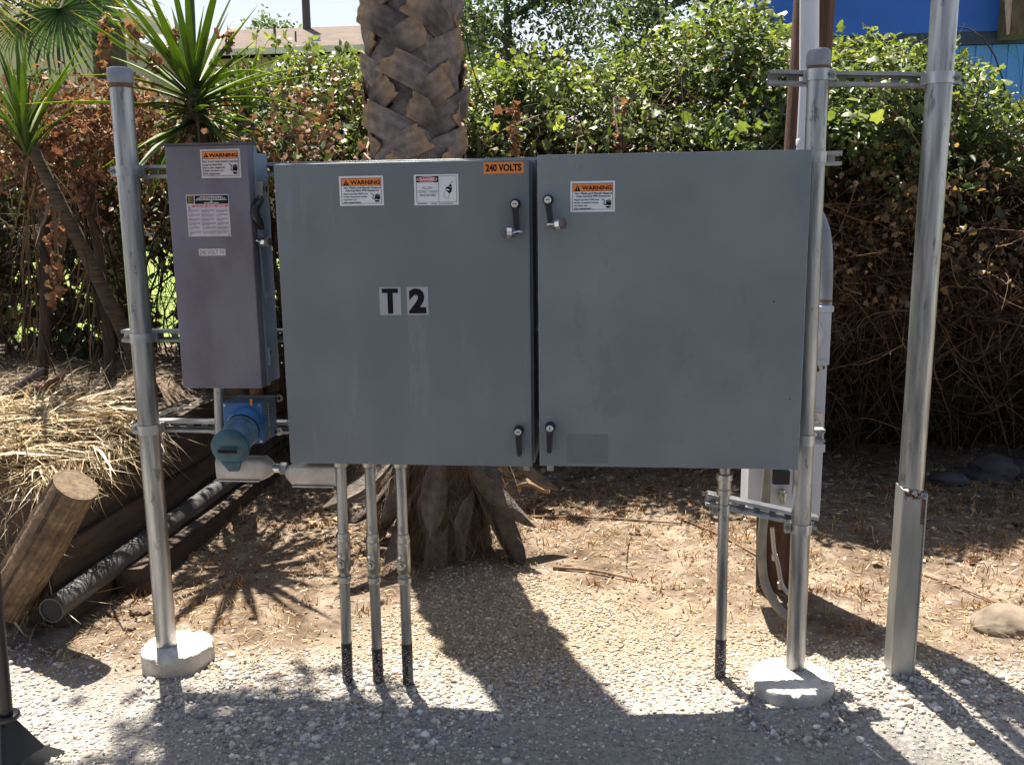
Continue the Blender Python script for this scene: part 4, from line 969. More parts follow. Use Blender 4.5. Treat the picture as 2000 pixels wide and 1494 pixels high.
V, F, C = blades(p, d, rng.uniform(.06, .2, n), rng.uniform(.0008, .0022, n), np.array([(.13, .085, .055), (.08, .052, .033), (.20, .13, .075)])[rng.integers(0, 3, n)])
n = 2600; a = rng.uniform(0, 6.283, n); zz = rng.uniform(.6, 2.6, n); rr = rng.uniform(.188, .214, n); cx = np.array([pcx(q)[0] for q in zz])
p = np.stack([rr*np.cos(a)+cx, rr*np.sin(a)+PC[1], zz], 1); d = np.stack([-np.sin(a), np.cos(a), .7*np.where(rng.random(n) < .5, 1, -1)], 1)*np.where(rng.random((n, 1)) < .5, 1, -1)+rng.normal(0, .3, (n, 3))
V, F, C = merge((V, F, C), blades(p, d, rng.uniform(.03, .12, n), rng.uniform(.0007, .002, n), np.array([(.15, .10, .065), (.09, .06, .04), (.24, .17, .10)])[rng.integers(0, 3, n)]))
V = V-np.array([PC[0], PC[1], PG]); o = link_mesh('fibre', npmesh('fibre', V, F, C), M['straw'], palm); o['kind'] = 'stuff'
# crown high above the picture
zt = 9.4; fr = MB()
for k in range(26):
    a = 2.4*k; el = R(70-5.2*k); L = 1.1; d = np.array([math.cos(a)*math.cos(el), math.sin(a)*math.cos(el), math.sin(el)]); b0 = np.array(pcx(zt)); b1 = b0+d*L
    sx = np.cross(d, (0, 0, 1.)); sx /= np.linalg.norm(sx)+1e-6; fr.tube([b0, b1], .018, 4)
    for j in range(22):
        t_ = -1.5+3*j/21; e = b1+(d*math.cos(t_)+sx*math.sin(t_))*.75+np.array([0, 0, -.18]); n_ = np.cross(d, sx)*.02
        m_ = b1+(d*math.cos(t_)+sx*math.sin(t_))*.4; q = np.cross(m_-b1, n_); q = q/np.linalg.norm(q)*.025
        fr.add([b1, m_+q, e, m_-q], [(0, 1, 2, 3)])
fr.c = [(.07, .13, .03)]*len(fr.v); fr.build('crown', M['leaf'], palm, None, color=True)

# ------------------------------------------------------------------ utility pole and meter
PY = .93
b0 = at(1512, 1166, PY); t0 = at(1590, 0, PY); t0 = b0+(t0-b0)*((6.5-b0[2])/(t0[2]-b0[2])); b0[2] -= .08
up_ = thing('utility_pole', 'brown wooden utility pole carrying a pale conduit, behind the plain cabinet', 'utility pole', tuple(b0))
MB().tube([b0, b0+(t0-b0)*.3, t0], [.078, .074, .066], 24).build('pole', M['utility wood'], up_)
cr_ = MB()
for k in range(5):
    a = -1.57+rng.uniform(-.9, .9); zz0 = rng.uniform(.6, 1.7); f = lambda z: b0+(t0-b0)*((z-b0[2])/(t0[2]-b0[2]))
    pts = [f(zz0+dz)+np.array([math.cos(a+.02*math.sin(dz*9))*.0745, math.sin(a)*.0745, 0]) for dz in np.linspace(0, 1.1, 7)]
    cr_.tube(pts, .0022, 4)
cr_.build('drying_crack', M['dark gap'], up_)
YC = PY-.105
p = [at(1581, 0, YC), at(1580, 180, YC)]; d_ = (p[0]-p[1])/np.linalg.norm(p[0]-p[1])
wc = MB().cyl(p[1]-d_*.03, p[0]+d_*3.5, .0335, 22).build('white_riser', M['white conduit'], up_)
q = [at(1574, 178, YC), at(1568, 290, YC), at(1566, 360, YC)]
MB().tube(arc([q[0], q[1], q[2], at(1580, 400, YC-.02)], 5), .0235, 18).build('lower_riser', M['white conduit'], up_)
MB().lathe(at(1569, 285, YC), (0, 0, 1), [(0, .026), (.02, .027), (.024, .025)], 18).build('riser_coupling', M['white conduit'], up_)
YB = .70
pts = [at(1562, 350, YC-.01), at(1590, 408, YC-.04), at(1606, 445, YB+.02), at(1612.5, 490, YB), at(1613, 540, YB), at(1611, 606, YB)]
MB().tube(arc(pts, 6), .0245, 18).build('bent_riser', M['grey conduit'], up_)
cc = at(1611, 590, YB); MB().lathe(cc, (0, 0, 1), [(0, .0255), (.006, .0265), (.01, .0255)], 18).build('riser_band', M['rust'], up_)
# black tape wrapped conduit at the pole foot, and small cable
q0 = at(1484, 1166, .86); q1 = at(1484, 1000, .86)
cdt = thing('wrapped_conduit', 'thin conduit wrapped in printed black tape at the foot of the utility pole', 'conduit', tuple(q0))
MB().cyl(q0-np.array([0, 0, .05]), q1+np.array([0, 0, .1]), .0155, 16).build('tape_wrap', M['black tape'], cdt)
tx = MB()
for k in range(70):
    z_ = q0[2]+.30*k/70; a_ = -2.1+rng.uniform(-.5, .5); wd = rng.uniform(.3, .9)
    tx.add([(q0[0]+math.cos(t_)*.0162, q0[1]+math.sin(t_)*.0162, z_+dz) for t_, dz in ((a_, 0), (a_+wd, 0), (a_+wd, .0025), (a_, .0025))], [(0, 1, 2, 3)])
tx.build('tape_print', M['label lilac'], cdt, None)
mt0, mt1, mz0, mz1 = rect(1462, 600, 1612, 1010, .70)
MX1 = at(1600, 1005, .66)[0]; MXT = at(1627, 606, .66)[0]; MX0 = at(1462, 930, .66)[0]
zt = at(1611, 606, .66)[2]; zm = at(1605, 708, .66)[2]; zl = at(1600, 880, .66)[2]; zb = at(1600, 1010, .66)[2]
MXR = (MX1+MXT)/2
mp = thing('meter_pedestal', 'pale grey meter cabinet fixed to the utility pole, mostly hidden by the plain cabinet', 'meter box', ((MX0+MXR)/2, .85, zb))
MB().box(MX0, MXR-.004, .66, .85, zb, zm-.001).build('lower_case', M['meter paint'], mp, bevel=.003)
MB().box(MX0+.004, MXR-.010, .653, .66, zb+.01, zl).build('lower_cover', M['meter paint'], mp, bevel=.002)
MB().box(MX0+.03, MXR+.002, .655, .85, zm, zt-.006).build('meter_case', M['meter paint'], mp, bevel=.003)
MB().box(MX0+.025, MXR+.008, .648, .856, zt-.006, zt+.016).build('top_cap', M['meter paint'], mp, bevel=.004)
MB().box(MX0-.002, MXR+.001, .650, .66, zl-.004, zl+.026).build('cover_lip', M['meter paint'], mp, bevel=.002)
MB().box(MX0-.001, MXR+.001, .652, .66, zm-.008, zm+.012).build('cover_lip', M['meter paint'], mp, bevel=.002)
mc = at(1562, 655, .65); MB().lathe((mc[0], .655, mc[2]), (0, -1, 0), [(0, .076), (.012, .078), (.02, .074), (.02, .064), (.06, .060), (.075, .045)], 28).build('meter_socket', M['meter paint'], mp)
mb = MB()
for k in range(9):
    x = MXR-.012-rng.random()*.04; zz = zm-.012-rng.random()*.018; r = rng.uniform(.003, .007); mb.lathe((x, .6595, zz), (0, -1, 0), [(0, r), (.0008, r*.8)], 7)
mb.build('rust_stain', M['rust'], mp)
x0, x1, z0, z1 = rect(1578, 801, 1611, 839, .652)
x1 = min(x1, MXR-.012); lb = MB().box(x0, x1, .6520, .6528, z0, z1).build('warning_label', M['label aged'], mp); W = x1-x0; Hh = z1-z0; ink = MB(); y = .6514
write(ink, 'WARNING', x0+.3*W, x1-.05*W, z1-.15*Hh, z1-.06*Hh, y, .02)
tp3 = [(x0+.2*W, z0+.28*Hh), (x0+.85*W, z0+.28*Hh), (x0+.52*W, z0+.76*Hh)]
for i in range(3):
    a_ = np.array(tp3[i]); b_ = np.array(tp3[(i+1) % 3]); d_ = (b_-a_)/np.linalg.norm(b_-a_); n_ = np.array((-d_[1], d_[0]))*.0011; ink.flat([a_-n_, b_-n_, b_+n_, a_+n_], y)
ink.flat([(x0+.52*W, z0+.66*Hh), (x0+.44*W, z0+.48*Hh), (x0+.54*W, z0+.5*Hh), (x0+.47*W, z0+.32*Hh), (x0+.62*W, z0+.53*Hh), (x0+.53*W, z0+.53*Hh)], y)
for k in range(3): ink.frect(x0+.05*W, x0+(.95, .8, .9)[k]*W, z0+(.19-.06*k)*Hh, z0+(.215-.06*k)*Hh, y)
ink.build('lettering', M['ink grey'], lb, None)
q = at(1522, 940, .645); MB().box(q[0]-.03, q[0]+.03, .60, .655, q[2]-.0, q[2]+.05).build('knockout_box', M['black plastic'], mp, bevel=.003)
q = at(1527, 972, .64); mb = MB().lathe(q+np.array([0, 0, .03]), (0.1, -.1, -1), [(0, .012), (.012, .012), (.012, .017), (.024, .017), (.024, .012), (.05, .011)], 10); mb.build('cable_gland', M['zinc fitting'], mp)
# flexible conduit and cable
pts = [at(1502, 905, .55), at(1495, 980, .55), at(1488, 1060, .56), at(1492, 1130, .58), at(1515, 1180, .55), at(1555, 1222, .50), at(1590, 1255, .46), at(1612, 1276, .43)]
pts[0][2] += .05
fo = thing('flexible_conduit', 'thick grey flexible conduit bending down to the soil beside the capped post', 'conduit', tuple(pts[-1]))
pp = arc(pts, 10); MB().tube(pp, .0165, 14).build('sheath', M['flex conduit'], fo)
pts = [at(1508, 1030, .8), at(1512, 1075, .8), at(1519, 1100, .8), at(1527, 1140, .8), at(1545, 1165, .76), at(1560, 1180, .72)]
so_ = thing('thin_cable', 'thin pale cable with a coupling in front of the utility pole foot', 'cable', tuple(pts[-1]))
MB().tube(arc(pts, 8), .0085, 10).build('sheath', M['cast aluminium'], so_)
MB().lathe(at(1513, 1088, .8), (.05, 0, -1), [(-.012, .012), (.012, .012)], 10).build('coupling', M['cast aluminium'], so_)
MB().lathe(at(1525, 1142, .8), (.2, 0, -1), [(-.012, .0125), (.015, .0125)], 10).build('coupling', M['cast aluminium'], so_)

# ------------------------------------------------------------------ left: timber wall, log, pipe, planks
WX = -1.12
rw = thing('timber_wall', 'low retaining wall of dark stacked timbers holding back the straw', 'retaining wall', (WX, 1.6, -.1))
def timber(xf, y0, y1, z0, z1, dx=.17, name='timber', seed=0):
    r_ = np.random.default_rng(seed); n_ = 14; mb = MB(); vs = []; fs = []
    for i in range(n_+1):
        y = y0+(y1-y0)*i/n_
        for (a, b_) in ((0, 0), (.012, -.0), (1, 0), (1, 1), (.012, 1), (0, .93)):
            vs.append((xf-dx*a+r_.normal(0, .0035), y, z0+(z1-z0)*b_+r_.normal(0, .004)+.03*(y-y0)*0))
    for i in range(n_):
        for k in range(6): fs.append((i*6+k, i*6+(k+1) % 6, (i+1)*6+(k+1) % 6, (i+1)*6+k))
    fs.append((5, 4, 3, 2, 1, 0)); fs.append(tuple(n_*6+k for k in range(6))); mb.add(vs, fs)
    return mb.build(name, M['timber dark'], rw, 25, bevel=.006)
timber(WX+.035, .42, 3.2, -.13, .045, seed=1); timber(WX+.012, .40, 3.2, .052, .222, seed=2); timber(WX-.012, .45, 3.2, .230, .405, seed=3); timber(WX-.03, .75, 3.2, .412, .50, seed=4)
timber(WX+.175, .75, 2.9, -.12, .02, .12, seed=5)
la_ = at(148, 946, .28); lb_ = at(-6, 1190, .28); d_ = la_-lb_; d_ /= np.linalg.norm(d_); d_ = d_+np.array([0, -.10, 0]); d_ /= np.linalg.norm(d_)
lg = thing('log_post', 'thick round log leaning out of the straw with its sawn end showing', 'log', tuple(lb_))
lo_ = la_-d_*.62
mb = MB(); LS = 56; r_ = np.random.default_rng(3); gro = np.array([.0022*math.sin(5*k*.7)+.0016*r_.normal() for k in range(LS)]); gco = np.clip(1+.14*r_.normal(size=LS), .6, 1.4)
mb.lathe(lo_, d_, [(t_, .086-.013*t_) for t_ in np.linspace(0, .618, 16)], LS, False); v = np.array(mb.v).reshape(16, LS, 3)
axp = lo_+np.linspace(0, .618, 16)[:, None]*d_; dr = v-axp[:, None]; dr /= np.linalg.norm(dr, axis=2, keepdims=True); v = v+dr*(gro[None, :, None]+.0012*r_.normal(size=(16, LS, 1)))
mb.v = [tuple(p_) for p_ in v.reshape(-1, 3)]; lc_ = np.clip(np.array([.135, .09, .055])*gco[None, :, None]*(1+.22*r_.normal(size=(16, 1, 1)))*(1+.15*r_.normal(size=(16, LS, 1))), .02, .4); mb.c = [tuple(c_) for c_ in lc_.reshape(-1, 3)]
mb.build('log', M['wood'], lg, 40, color=True)
e_ = MB(); NR = 22; e_.lathe(lo_+d_*.615, d_, [(.004+.0012*r_.normal(), .0785*(1-k/NR)+.0006) for k in range(NR)], LS, True)
ec = []
for k in range(NR):
    rr_ = 1-k/NR
    for j in range(LS):
        heart = max(0, 1-rr_/(.38+.14*math.sin(j*.5)+.08*math.sin(j*1.7))); c_ = (np.array([.25, .185, .12]) if k % 2 else np.array([.16, .115, .072]))*(1-.75*heart)
        if abs(((j-9) % LS)) < 1 and rr_ > .3 or abs(j-33) < 1 and rr_ > .5: c_ = c_*.3
        ec.append(tuple(c_*(.85 if rr_ > .93 else 1)))
e_.c = ec; e_.build('sawn_end', M['wood'], lg, None, color=True)
sd_ = np.cross(d_, np.array([0, -1., 0])); fo_ = np.array([0, -1., 0])-d_*np.dot((0, -1., 0), d_); fo_ /= np.linalg.norm(fo_); sd_ = np.cross(fo_, d_)
mb = MB(); mb.tube([lo_+d_*t_+(fo_*math.cos(a_)+sd_*math.sin(a_))*.0805 for t_, a_ in ((.05, .12), (.2, .08), (.35, .15), (.5, .1), (.615, .16))], .0034, 5); mb.build('drying_crack', M['dark gap'], lg)
pa = at(97, 1192, X=-1.0); pb = np.array([-.99, 2.2, .09]); pa = np.array([-1.0, pa[1], -.02])
pa = at(100, 1192, .31); pb = at(452, 935, 1.95)
bp_ = thing('drain_pipe', 'long black plastic pipe lying along the foot of the timber wall', 'pipe', tuple(pa)); r = .048; pd = (pb-pa)/np.linalg.norm(pb-pa)
mb = MB().lathe(pa, pd, [(.03, r-.006), (0, r-.005), (0, r), (.5, r), (1.0, r), (1.5, r), (1.95, r)], 24, False); mb.build('pipe', M['black pipe'], bp_)
MB().lathe(pa, pd, [(.006, r-.0052), (.007, .001)], 20, False).build('pipe_bore', M['dark gap'], bp_)  # flat black disc standing in for the shade inside the pipe mouth
for lab_, a_, b_2, wd, mt in (('broken brown plank end poking up out of the straw', at(-10, 800, 1.3), at(131, 733, 1.5), .02, 'plank brown'), ('weathered grey plank end poking up behind the straw', at(-15, 785, 1.4), at(88, 722, 1.55), .017, 'plank grey')):
    th = thing('broken_plank', lab_, 'plank', tuple(a_), 'broken planks in the straw'); d_ = (b_2-a_); L = np.linalg.norm(d_); d_ /= L; up2 = np.array([0, -.4, 1.]); up2 -= d_*np.dot(up2, d_); up2 /= np.linalg.norm(up2); sd2 = np.cross(d_, up2)
    P = lambda u, v, w_: a_+d_*u*L+up2*v*wd+sd2*w_*.012
    vs = [P(-.3, -1, -1), P(-.3, 1, -1), P(-.3, 1, 1), P(-.3, -1, 1)]+[P(.9, -.9, -1), P(.97, .2, -1), P(1, .9, -1), P(1, .9, 1), P(.97, .2, 1), P(.9, -.9, 1)]
    MB().add(vs, [(0, 1, 2, 3), (0, 4, 5, 6, 1), (3, 2, 7, 8, 9), (1, 6, 7, 2), (0, 3, 9, 4), (4, 9, 8, 5), (5, 8, 7, 6)]).build('board', M[mt], th, 25)
# straw heap ----------------------------------------------------------------
SC = np.array([(.52, .43, .28), (.43, .33, .19), (.58, .51, .37), (.34, .24, .13), (.48, .38, .22), (.25, .17, .09)])
n = 7000; x = -1.19-1.6*rng.random(n)**1.2; y = .45+1.0*rng.random(n)**1.1
z = H(x-.06, y)+rng.uniform(0, .06, n)**1.; d = rng.normal(size=(n, 3)); d[:, 2] *= .22; d[:, 0] += .5
edge = x > -1.3; d[:, 2] = np.where(edge & (rng.random(n) < .3), -np.abs(rng.normal(.1, .2, n)), d[:, 2]); d[:, 0] = np.where(edge, np.clip(d[:, 0], -1, .35), d[:, 0])
p1 = blades(np.column_stack([x, y, z]), d, rng.uniform(.08, .34, n), .002+.009*rng.random(n)**2, SC[rng.integers(0, 6, n)]*rng.uniform(.6, 1.1, (n, 1)))
n = 420; x = -1.13+rng.uniform(-.06, .02, n); y = .45+.95*rng.random(n); d = np.column_stack([rng.uniform(.05, .6, n), rng.normal(-.2, .4, n), -rng.uniform(.1, 1.2, n)])
p2 = blades(np.column_stack([x, y, .49+rng.uniform(-.04, .05, n)]), d, rng.uniform(.06, .24, n), rng.uniform(.002, .006, n), SC[rng.integers(0, 6, n)]*.9)
n = 600; x = -1.25+rng.uniform(-.35, .08, n); y = .44+.2*rng.random(n); d = np.column_stack([rng.uniform(-.3, .7, n), rng.normal(-.5, .4, n), -rng.uniform(.2, 1.4, n)])
p3 = blades(np.column_stack([x, y, rng.uniform(.0, .5, n)]), d, rng.uniform(.06, .2, n), rng.uniform(.002, .006, n), SC[rng.integers(0, 6, n)]*.8)
n = 46; x = -1.25-1.2*rng.random(n); y = .5+.9*rng.random(n); d = rng.normal(size=(n, 3)); d[:, 2] *= .12; d[:, 0] += .6
p4 = blades(np.column_stack([x, y, H(x, y)+rng.uniform(.03, .08, n)]), d, rng.uniform(.3, .6, n), rng.uniform(.014, .03, n), SC[rng.integers(0, 5, n)]*.95)
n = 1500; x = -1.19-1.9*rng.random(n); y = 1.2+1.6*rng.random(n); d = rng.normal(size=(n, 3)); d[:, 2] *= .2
p4 = merge(p4, blades(np.column_stack([x, y, H(x, y)+rng.uniform(0, .05, n)]), d, rng.uniform(.06, .3, n), rng.uniform(.002, .006, n), SC[rng.integers(0, 6, n)]*.42))  # straw farther back dimmed in colour, painted as if in shade
n = 9000; x = -1.17-1.7*rng.random(n)**1.2; y = .43+1.2*rng.random(n); d = rng.normal(size=(n, 3)); d[:, 2] *= .25
p5 = blades(np.column_stack([x, y, H(x-.04, y)+rng.uniform(0, .06, n)]), d, rng.uniform(.015, .08, n), rng.uniform(.0015, .006, n), np.array([(.30, .21, .12), (.18, .12, .07), (.40, .31, .2), (.10, .07, .045), (.50, .42, .28)])[rng.integers(0, 5, n)])
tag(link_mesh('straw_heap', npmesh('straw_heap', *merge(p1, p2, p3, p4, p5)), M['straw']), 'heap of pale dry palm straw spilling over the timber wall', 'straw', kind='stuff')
# clods, sticks, rocks, bark -----------------------------------------------------
def lump(name, lab_, cat, c, s, mat, grp=None, seed=0, sub=3, rough=.16):
    bm = bmesh.new(); bmesh.ops.create_icosphere(bm, subdivisions=sub, radius=1); r_ = np.random.default_rng(seed); ph = r_.uniform(0, 6, 6)
    for v_ in bm.verts:
        q = v_.co; k = 1+rough*(math.sin(2.1*q.x+ph[0])*math.cos(2.3*q.y+ph[1])+.6*math.sin(4.3*q.z+ph[2]+2*q.x)+.45*math.sin(7*q.x+5*q.y+ph[3])+.3*r_.normal())
        v_.co = Vector((q.x*k*s[0], q.y*k*s[1], q.z*k*s[2]))
    me = bpy.data.meshes.new(name); bm.to_mesh(me); bm.free()
    return tag(link_mesh(name, me, M[mat], None, 40, loc=tuple(c)), lab_, cat, grp)
for k, (px, py, s, lb_) in enumerate(((270, 1193, .028, 'largest crumbly soil clod, close to the post beside the blue socket'), (222, 1195, .02, 'crumbly soil clod between the black pipe end and a bigger clod'), (252, 1221, .016, 'flattest soil clod, lying just ahead of the biggest clod'), (55, 1236, .017, 'soil clod under the leaning log'))):
    c = at(px, py, Z=-.075); c[2] = float(H(c[0], c[1]))+s*.3; lump('soil_clod', lb_, 'soil clod', c, (s*1.3, s, s*.75), 'clod', 'soil clods by the timber wall', k, 3, .22)
c = at(1978, 1258, Z=-.03); lump('boulder', 'rounded tan boulder half sunk in the sunny soil', 'rock', (c[0]+.03, c[1]+.11, float(H(c[0], c[1]))+.005), (.12, .10, .068), 'rock tan', None, 9, 4, .07)
for k, (px, py, s, lb_) in enumerate(((1850, 948, .10, 'dark rock under the hedge, nearest the tallest post'), (1935, 938, .15, 'biggest dark rock under the hedge, between two smaller ones'), (2005, 935, .13, 'dark rock under the hedge at the picture edge, farthest from the posts'))):
    c = at(px, py, Z=.0); lump('dark_rock', lb_, 'rock', (c[0], c[1], float(H(c[0], c[1]))+s*.2), (s, s*.7, s*.55), 'rock dark', 'dark rocks under the hedge', 20+k, 3, .2)
for k, (a_, b_2, r, lb_) in enumerate((((1020, 990), (1330, 1012), .008, 'long bare stick on the soil behind the lone conduit'), ((1330, 1004), (1478, 1075), .007, 'dark bent stick lying between the lone conduit and the utility pole'), ((1080, 1085), (1245, 1105), .009, 'short stout stick lying in the dry stubble beside the palm'), ((1790, 1105), (1995, 1185), .005, 'thin pale twig lying across the sunny soil behind the tallest post'), ((1225, 1035), (1219, 1078), .004, 'little upright twig stuck in the stubble'))):
    p0 = at(*a_, Z=.0); p1 = at(*b_2, Z=.0)
    if k != 4: p0[2] = float(H(p0[0], p0[1]))+r; p1[2] = float(H(p1[0], p1[1]))+r
    mid = (p0+p1)/2; mid[2] = (float(H(mid[0], mid[1]))+r*1.6) if k != 4 else mid[2]; mid[1] += .03
    st = MB().tube(arc([p0, mid, p1], 6), [r*(1-.04*i) for i in range(13)], 8)
    if k in (0, 1): st.tube([mid, mid+np.array([.10, .08, .01])], [r*.7, r*.4], 6)
    st.build('stick', M['stick'], None, origin=p0); tag(bpy.data.objects[-1] if False else COL.objects[-1], lb_, 'stick', 'sticks on the soil')
c = at(1042, 964, Z=.03); mb = MB(); V = []
for i in range(7):
    for j in range(4):
        u = i/6; v = j/3-.5; V.append((c[0]+(u-.5)*.17, c[1]+v*.10*(1-.6*abs(u-.5)), c[2]+.02+.03*(2*v)**2+.02*math.sin(5*u)))
mb.add(V, [(i*4+j, i*4+j+1, (i+1)*4+j+1, (i+1)*4+j) for i in range(6) for j in range(3)]); o = mb.build('bark_scrap', M['bark scrap'], None, 60, origin=c); tag(o, 'curled pale scrap of palm bark lying on the soil beside the palm foot', 'bark'); sm = o.modifiers.new('thick', 'SOLIDIFY'); sm.thickness = .006
# black stand at the picture edge
YK = -.45; p0 = at(12, 1395, YK); p1 = at(-6, 1200, YK); p2 = at(45, 1500, YK); dk = (p1-p0)/np.linalg.norm(p1-p0)
bs = thing('pole_stand', 'black metal pole with a ring collar on a sloping black base', 'stand', (p0[0], YK, p2[2]))
MB().cyl(p0-dk*.02, p0+dk*.9, .0185, 18).build('pole', M['black metal'], bs)
MB().lathe(p0-dk*.012, dk, [(0, .034), (.004, .036), (.012, .036), (.016, .033)], 24).build('ring_collar', M['black metal'], bs, bevel=.001)
gz = float(H(p0[0], YK)); mb = MB(); mb.lathe((p0[0]-.01, YK, gz-.01), (0, 0, 1), [(0, .165), (.012, .165), (.05, .10), (p0[2]-gz-.002, .028)], 4, twist=.5); mb.build('sloping_base', M['black metal'], bs, 20, bevel=.008)
# ------------------------------------------------------------------ hedge
OV = (np.array([[0, 0, 0], [-.30, .28, .05], [-.27, .68, .04], [0, 1.05, -.10], [.27, .68, .04], [.30, .28, .05], [0, .5, -.05]]),
      np.array([[6, 0, 1], [6, 1, 2], [6, 2, 3], [6, 3, 4], [6, 4, 5], [6, 5, 0]]))
OV2 = (OV[0]*np.array([.75, 1, 1.8]), OV[1])
HX = [-3.6, -2.5, -1.86, -1.5, -1.18, -.85, -.3, .25, .6, 1.0, 1.4, 1.74, 2.1, 2.46, 2.8, 3.2, 3.7, 5.0]
HZ = [2.05, 2.05, 2.10, 2.2, 2.30, 2.36, 2.25, 2.20, 2.20, 2.30, 2.46, 2.44, 2.30, 2.26, 2.10, 1.95, 1.95, 1.8]
def htop(x): return np.interp(x, HX, HZ)*1.07-.08+.05*np.sin(x*5.1)+.03*np.sin(x*11.3+1)
GREENS = np.array([(.07, .105, .034), (.095, .132, .045), (.12, .16, .052), (.155, .195, .06), (.055, .08, .03), (.095, .122, .065), (.19, .23, .065)])
DRY = np.array([(.25, .14, .07), (.30, .18, .095), (.20, .11, .06), (.36, .25, .14), (.24, .16, .09), (.16, .10, .06)])
def shell(n, x0, x1, zlo, depth, dens=None):
    """points on the bulging face and top of the hedge with outward normals"""
    x = rng.uniform(x0, x1, n); tp = htop(x); t = rng.random(n)
    zk = tp-.80; f = .45                       # upright face below the knee, then a rounded slope leaning back
    face = t < f; u = np.clip((t-f)/(1-f), 0, 1)
    z = np.where(face, zlo+(zk-zlo)*(t/f), zk+.80*np.sin(np.clip(u*1.35, 0, 1)*math.pi/2))
    bulge = .24*wob(x, z*1.2, 1.5)+.10*wob(x+4, z, 3.6)
    rt = sstep((x-1.2)/.7); y0 = 2.48-.48*rt
    yf = y0+(.46+.42*rt)*(1-sstep((z-.9)/.8))
    y = np.where(face, yf, y0+.95*(1-np.cos(np.clip(u*1.35, 0, 1)*math.pi/2))+np.clip(u-.74, 0, 1)*3.2)+bulge
    an = np.clip(u*1.35, 0, 1)*math.pi/2
    nr = np.stack([.25*rng.normal(size=n), np.where(face, -1., -np.cos(an)), np.where(face, .3, .3+np.sin(an))], 1)
    dp = np.minimum(rng.exponential(depth, n), .7)-.05
    nn = nr/np.linalg.norm(nr, axis=1, keepdims=True)
    p = np.stack([x, y, z], 1)-nn*dp[:, None]+rng.normal(0, .025, (n, 3))
    return p, nn, dp
def leafset(p, nn, size, cols, tm, spread=.75, droop=.6):
    k = len(p); nr = nn+rng.normal(0, spread, (k, 3)); nr[:, 2] += .45
    tip = nn*.7+rng.normal(0, .7, (k, 3)); tip[:, 2] -= droop
    return scatter(tm, p, frames(nr, tip, size), cols)
def pick(pal, k, lo=.7, hi=1.2): return pal[rng.integers(0, len(pal), k)]*rng.uniform(lo, hi, (k, 1))
def clump(p, s=1.): return wob(p[:, 0]+p[:, 1]*.5, p[:, 2]*1.2, 2.6*s)+.5*wob(p[:, 2], p[:, 0], 6*s)
# -- green part to the east of the palm
p, nn, dp = shell(135000, .05, 5.0, .75, .13)
keep = rng.random(len(p)) < np.clip(.05+1.05*sstep((p[:, 2]-1.56+.14*sstep((p[:, 0]-1.4)/.5))/.6+.34*clump(p)), 0, 1)
p, nn, dp = p[keep], nn[keep], dp[keep]; gaps = clump(p, .9) > -.48+rng.normal(0, .15, len(p)); p, nn, dp = p[gaps], nn[gaps], dp[gaps]
k = len(p); yel = sstep((clump(p, .6)+.1)/.8); gi = np.clip((rng.random(k)*5+yel*2.2).astype(int), 0, 6)
cols = GREENS[gi]*rng.uniform(.75, 1.2, (k, 1)); dead = rng.random(k) < np.clip(.05+.6*sstep((1.85-p[:, 2])/.55), 0, .65); cols[dead] = pick(DRY, dead.sum(), .6, 1.1)
A = leafset(p, nn, (.019+.042*rng.random(k)**1.6)*np.where(dead, .8, 1), cols, [OV, OV2, OV2])
p, nn, dp = shell(900, .05, 4.6, 1.9, .02); p, nn = p[p[:, 2] > 1.85], nn[p[:, 2] > 1.85]; k = len(p); B = leafset(p+nn*.03, nn, rng.uniform(.045, .07, k), pick(GREENS[[2, 3, 6]], k, .9, 1.2), LOB)
p, nn, dp = shell(16000, .05, 5.0, .3, .02); p = p-nn*rng.uniform(.25, .9, (16000, 1)); Cc = leafset(p, nn, rng.uniform(.04, .09, 16000), pick(np.array([(.035, .05, .015), (.07, .045, .025), (.05, .03, .02)]), 16000), [OV, LOB[0]], 1.)  # Cc: inner leaves coloured dark, painting in the shade inside the hedge
n = 16000; p = np.stack([rng.uniform(.2, 5., n), rng.uniform(3.15, 3.8, n), rng.uniform(-.05, 1.95, n)], 1); Ce = leafset(p, np.tile(np.array([0, -1., .2]), (n, 1)), rng.uniform(.07, .13, n), pick(np.array([(.04, .055, .02), (.07, .05, .028), (.05, .035, .022)]), n), [OV, LOB[0]], .8)  # dark back layer, its leaf colour standing in for deep shade
# shoots sticking up
def shoots(n, x0, x1, hmin, hmax):
    T = []; Lf = []
    x = rng.uniform(x0, x1, n); y = rng.uniform(2.6, 3.3, n); b = np.stack([x, y, htop(x)-.12], 1); hgt = rng.uniform(hmin, hmax, n); ln = rng.normal(0, .35, (n, 2))
    tt = np.linspace(0, 1, 7); P = b[:, None]+np.stack([ln[:, :1]*tt**1.6*hgt[:, None], ln[:, 1:]*tt**1.6*hgt[:, None], tt*hgt[:, None]*(1-.25*tt**2)], 2)
    tb = tubes(P, np.full(n, .0022), 3, (.12, .10, .04)); pos = []; nr = []
    for i in range(2, 7):
        for _ in range(2): pos.append(P[:, i]+rng.normal(0, .012, (n, 3)))
    pos = np.concatenate(pos); nr = rng.normal(0, .6, pos.shape); nr[:, 2] += .6
    tip = rng.normal(0, 1, pos.shape)
    return tb, scatter([OV], pos, frames(nr, tip, rng.uniform(.028, .055, len(pos))), pick(GREENS[1:], len(pos), .9, 1.3))
t1, s1 = shoots(110, .3, 4.2, .10, .34)
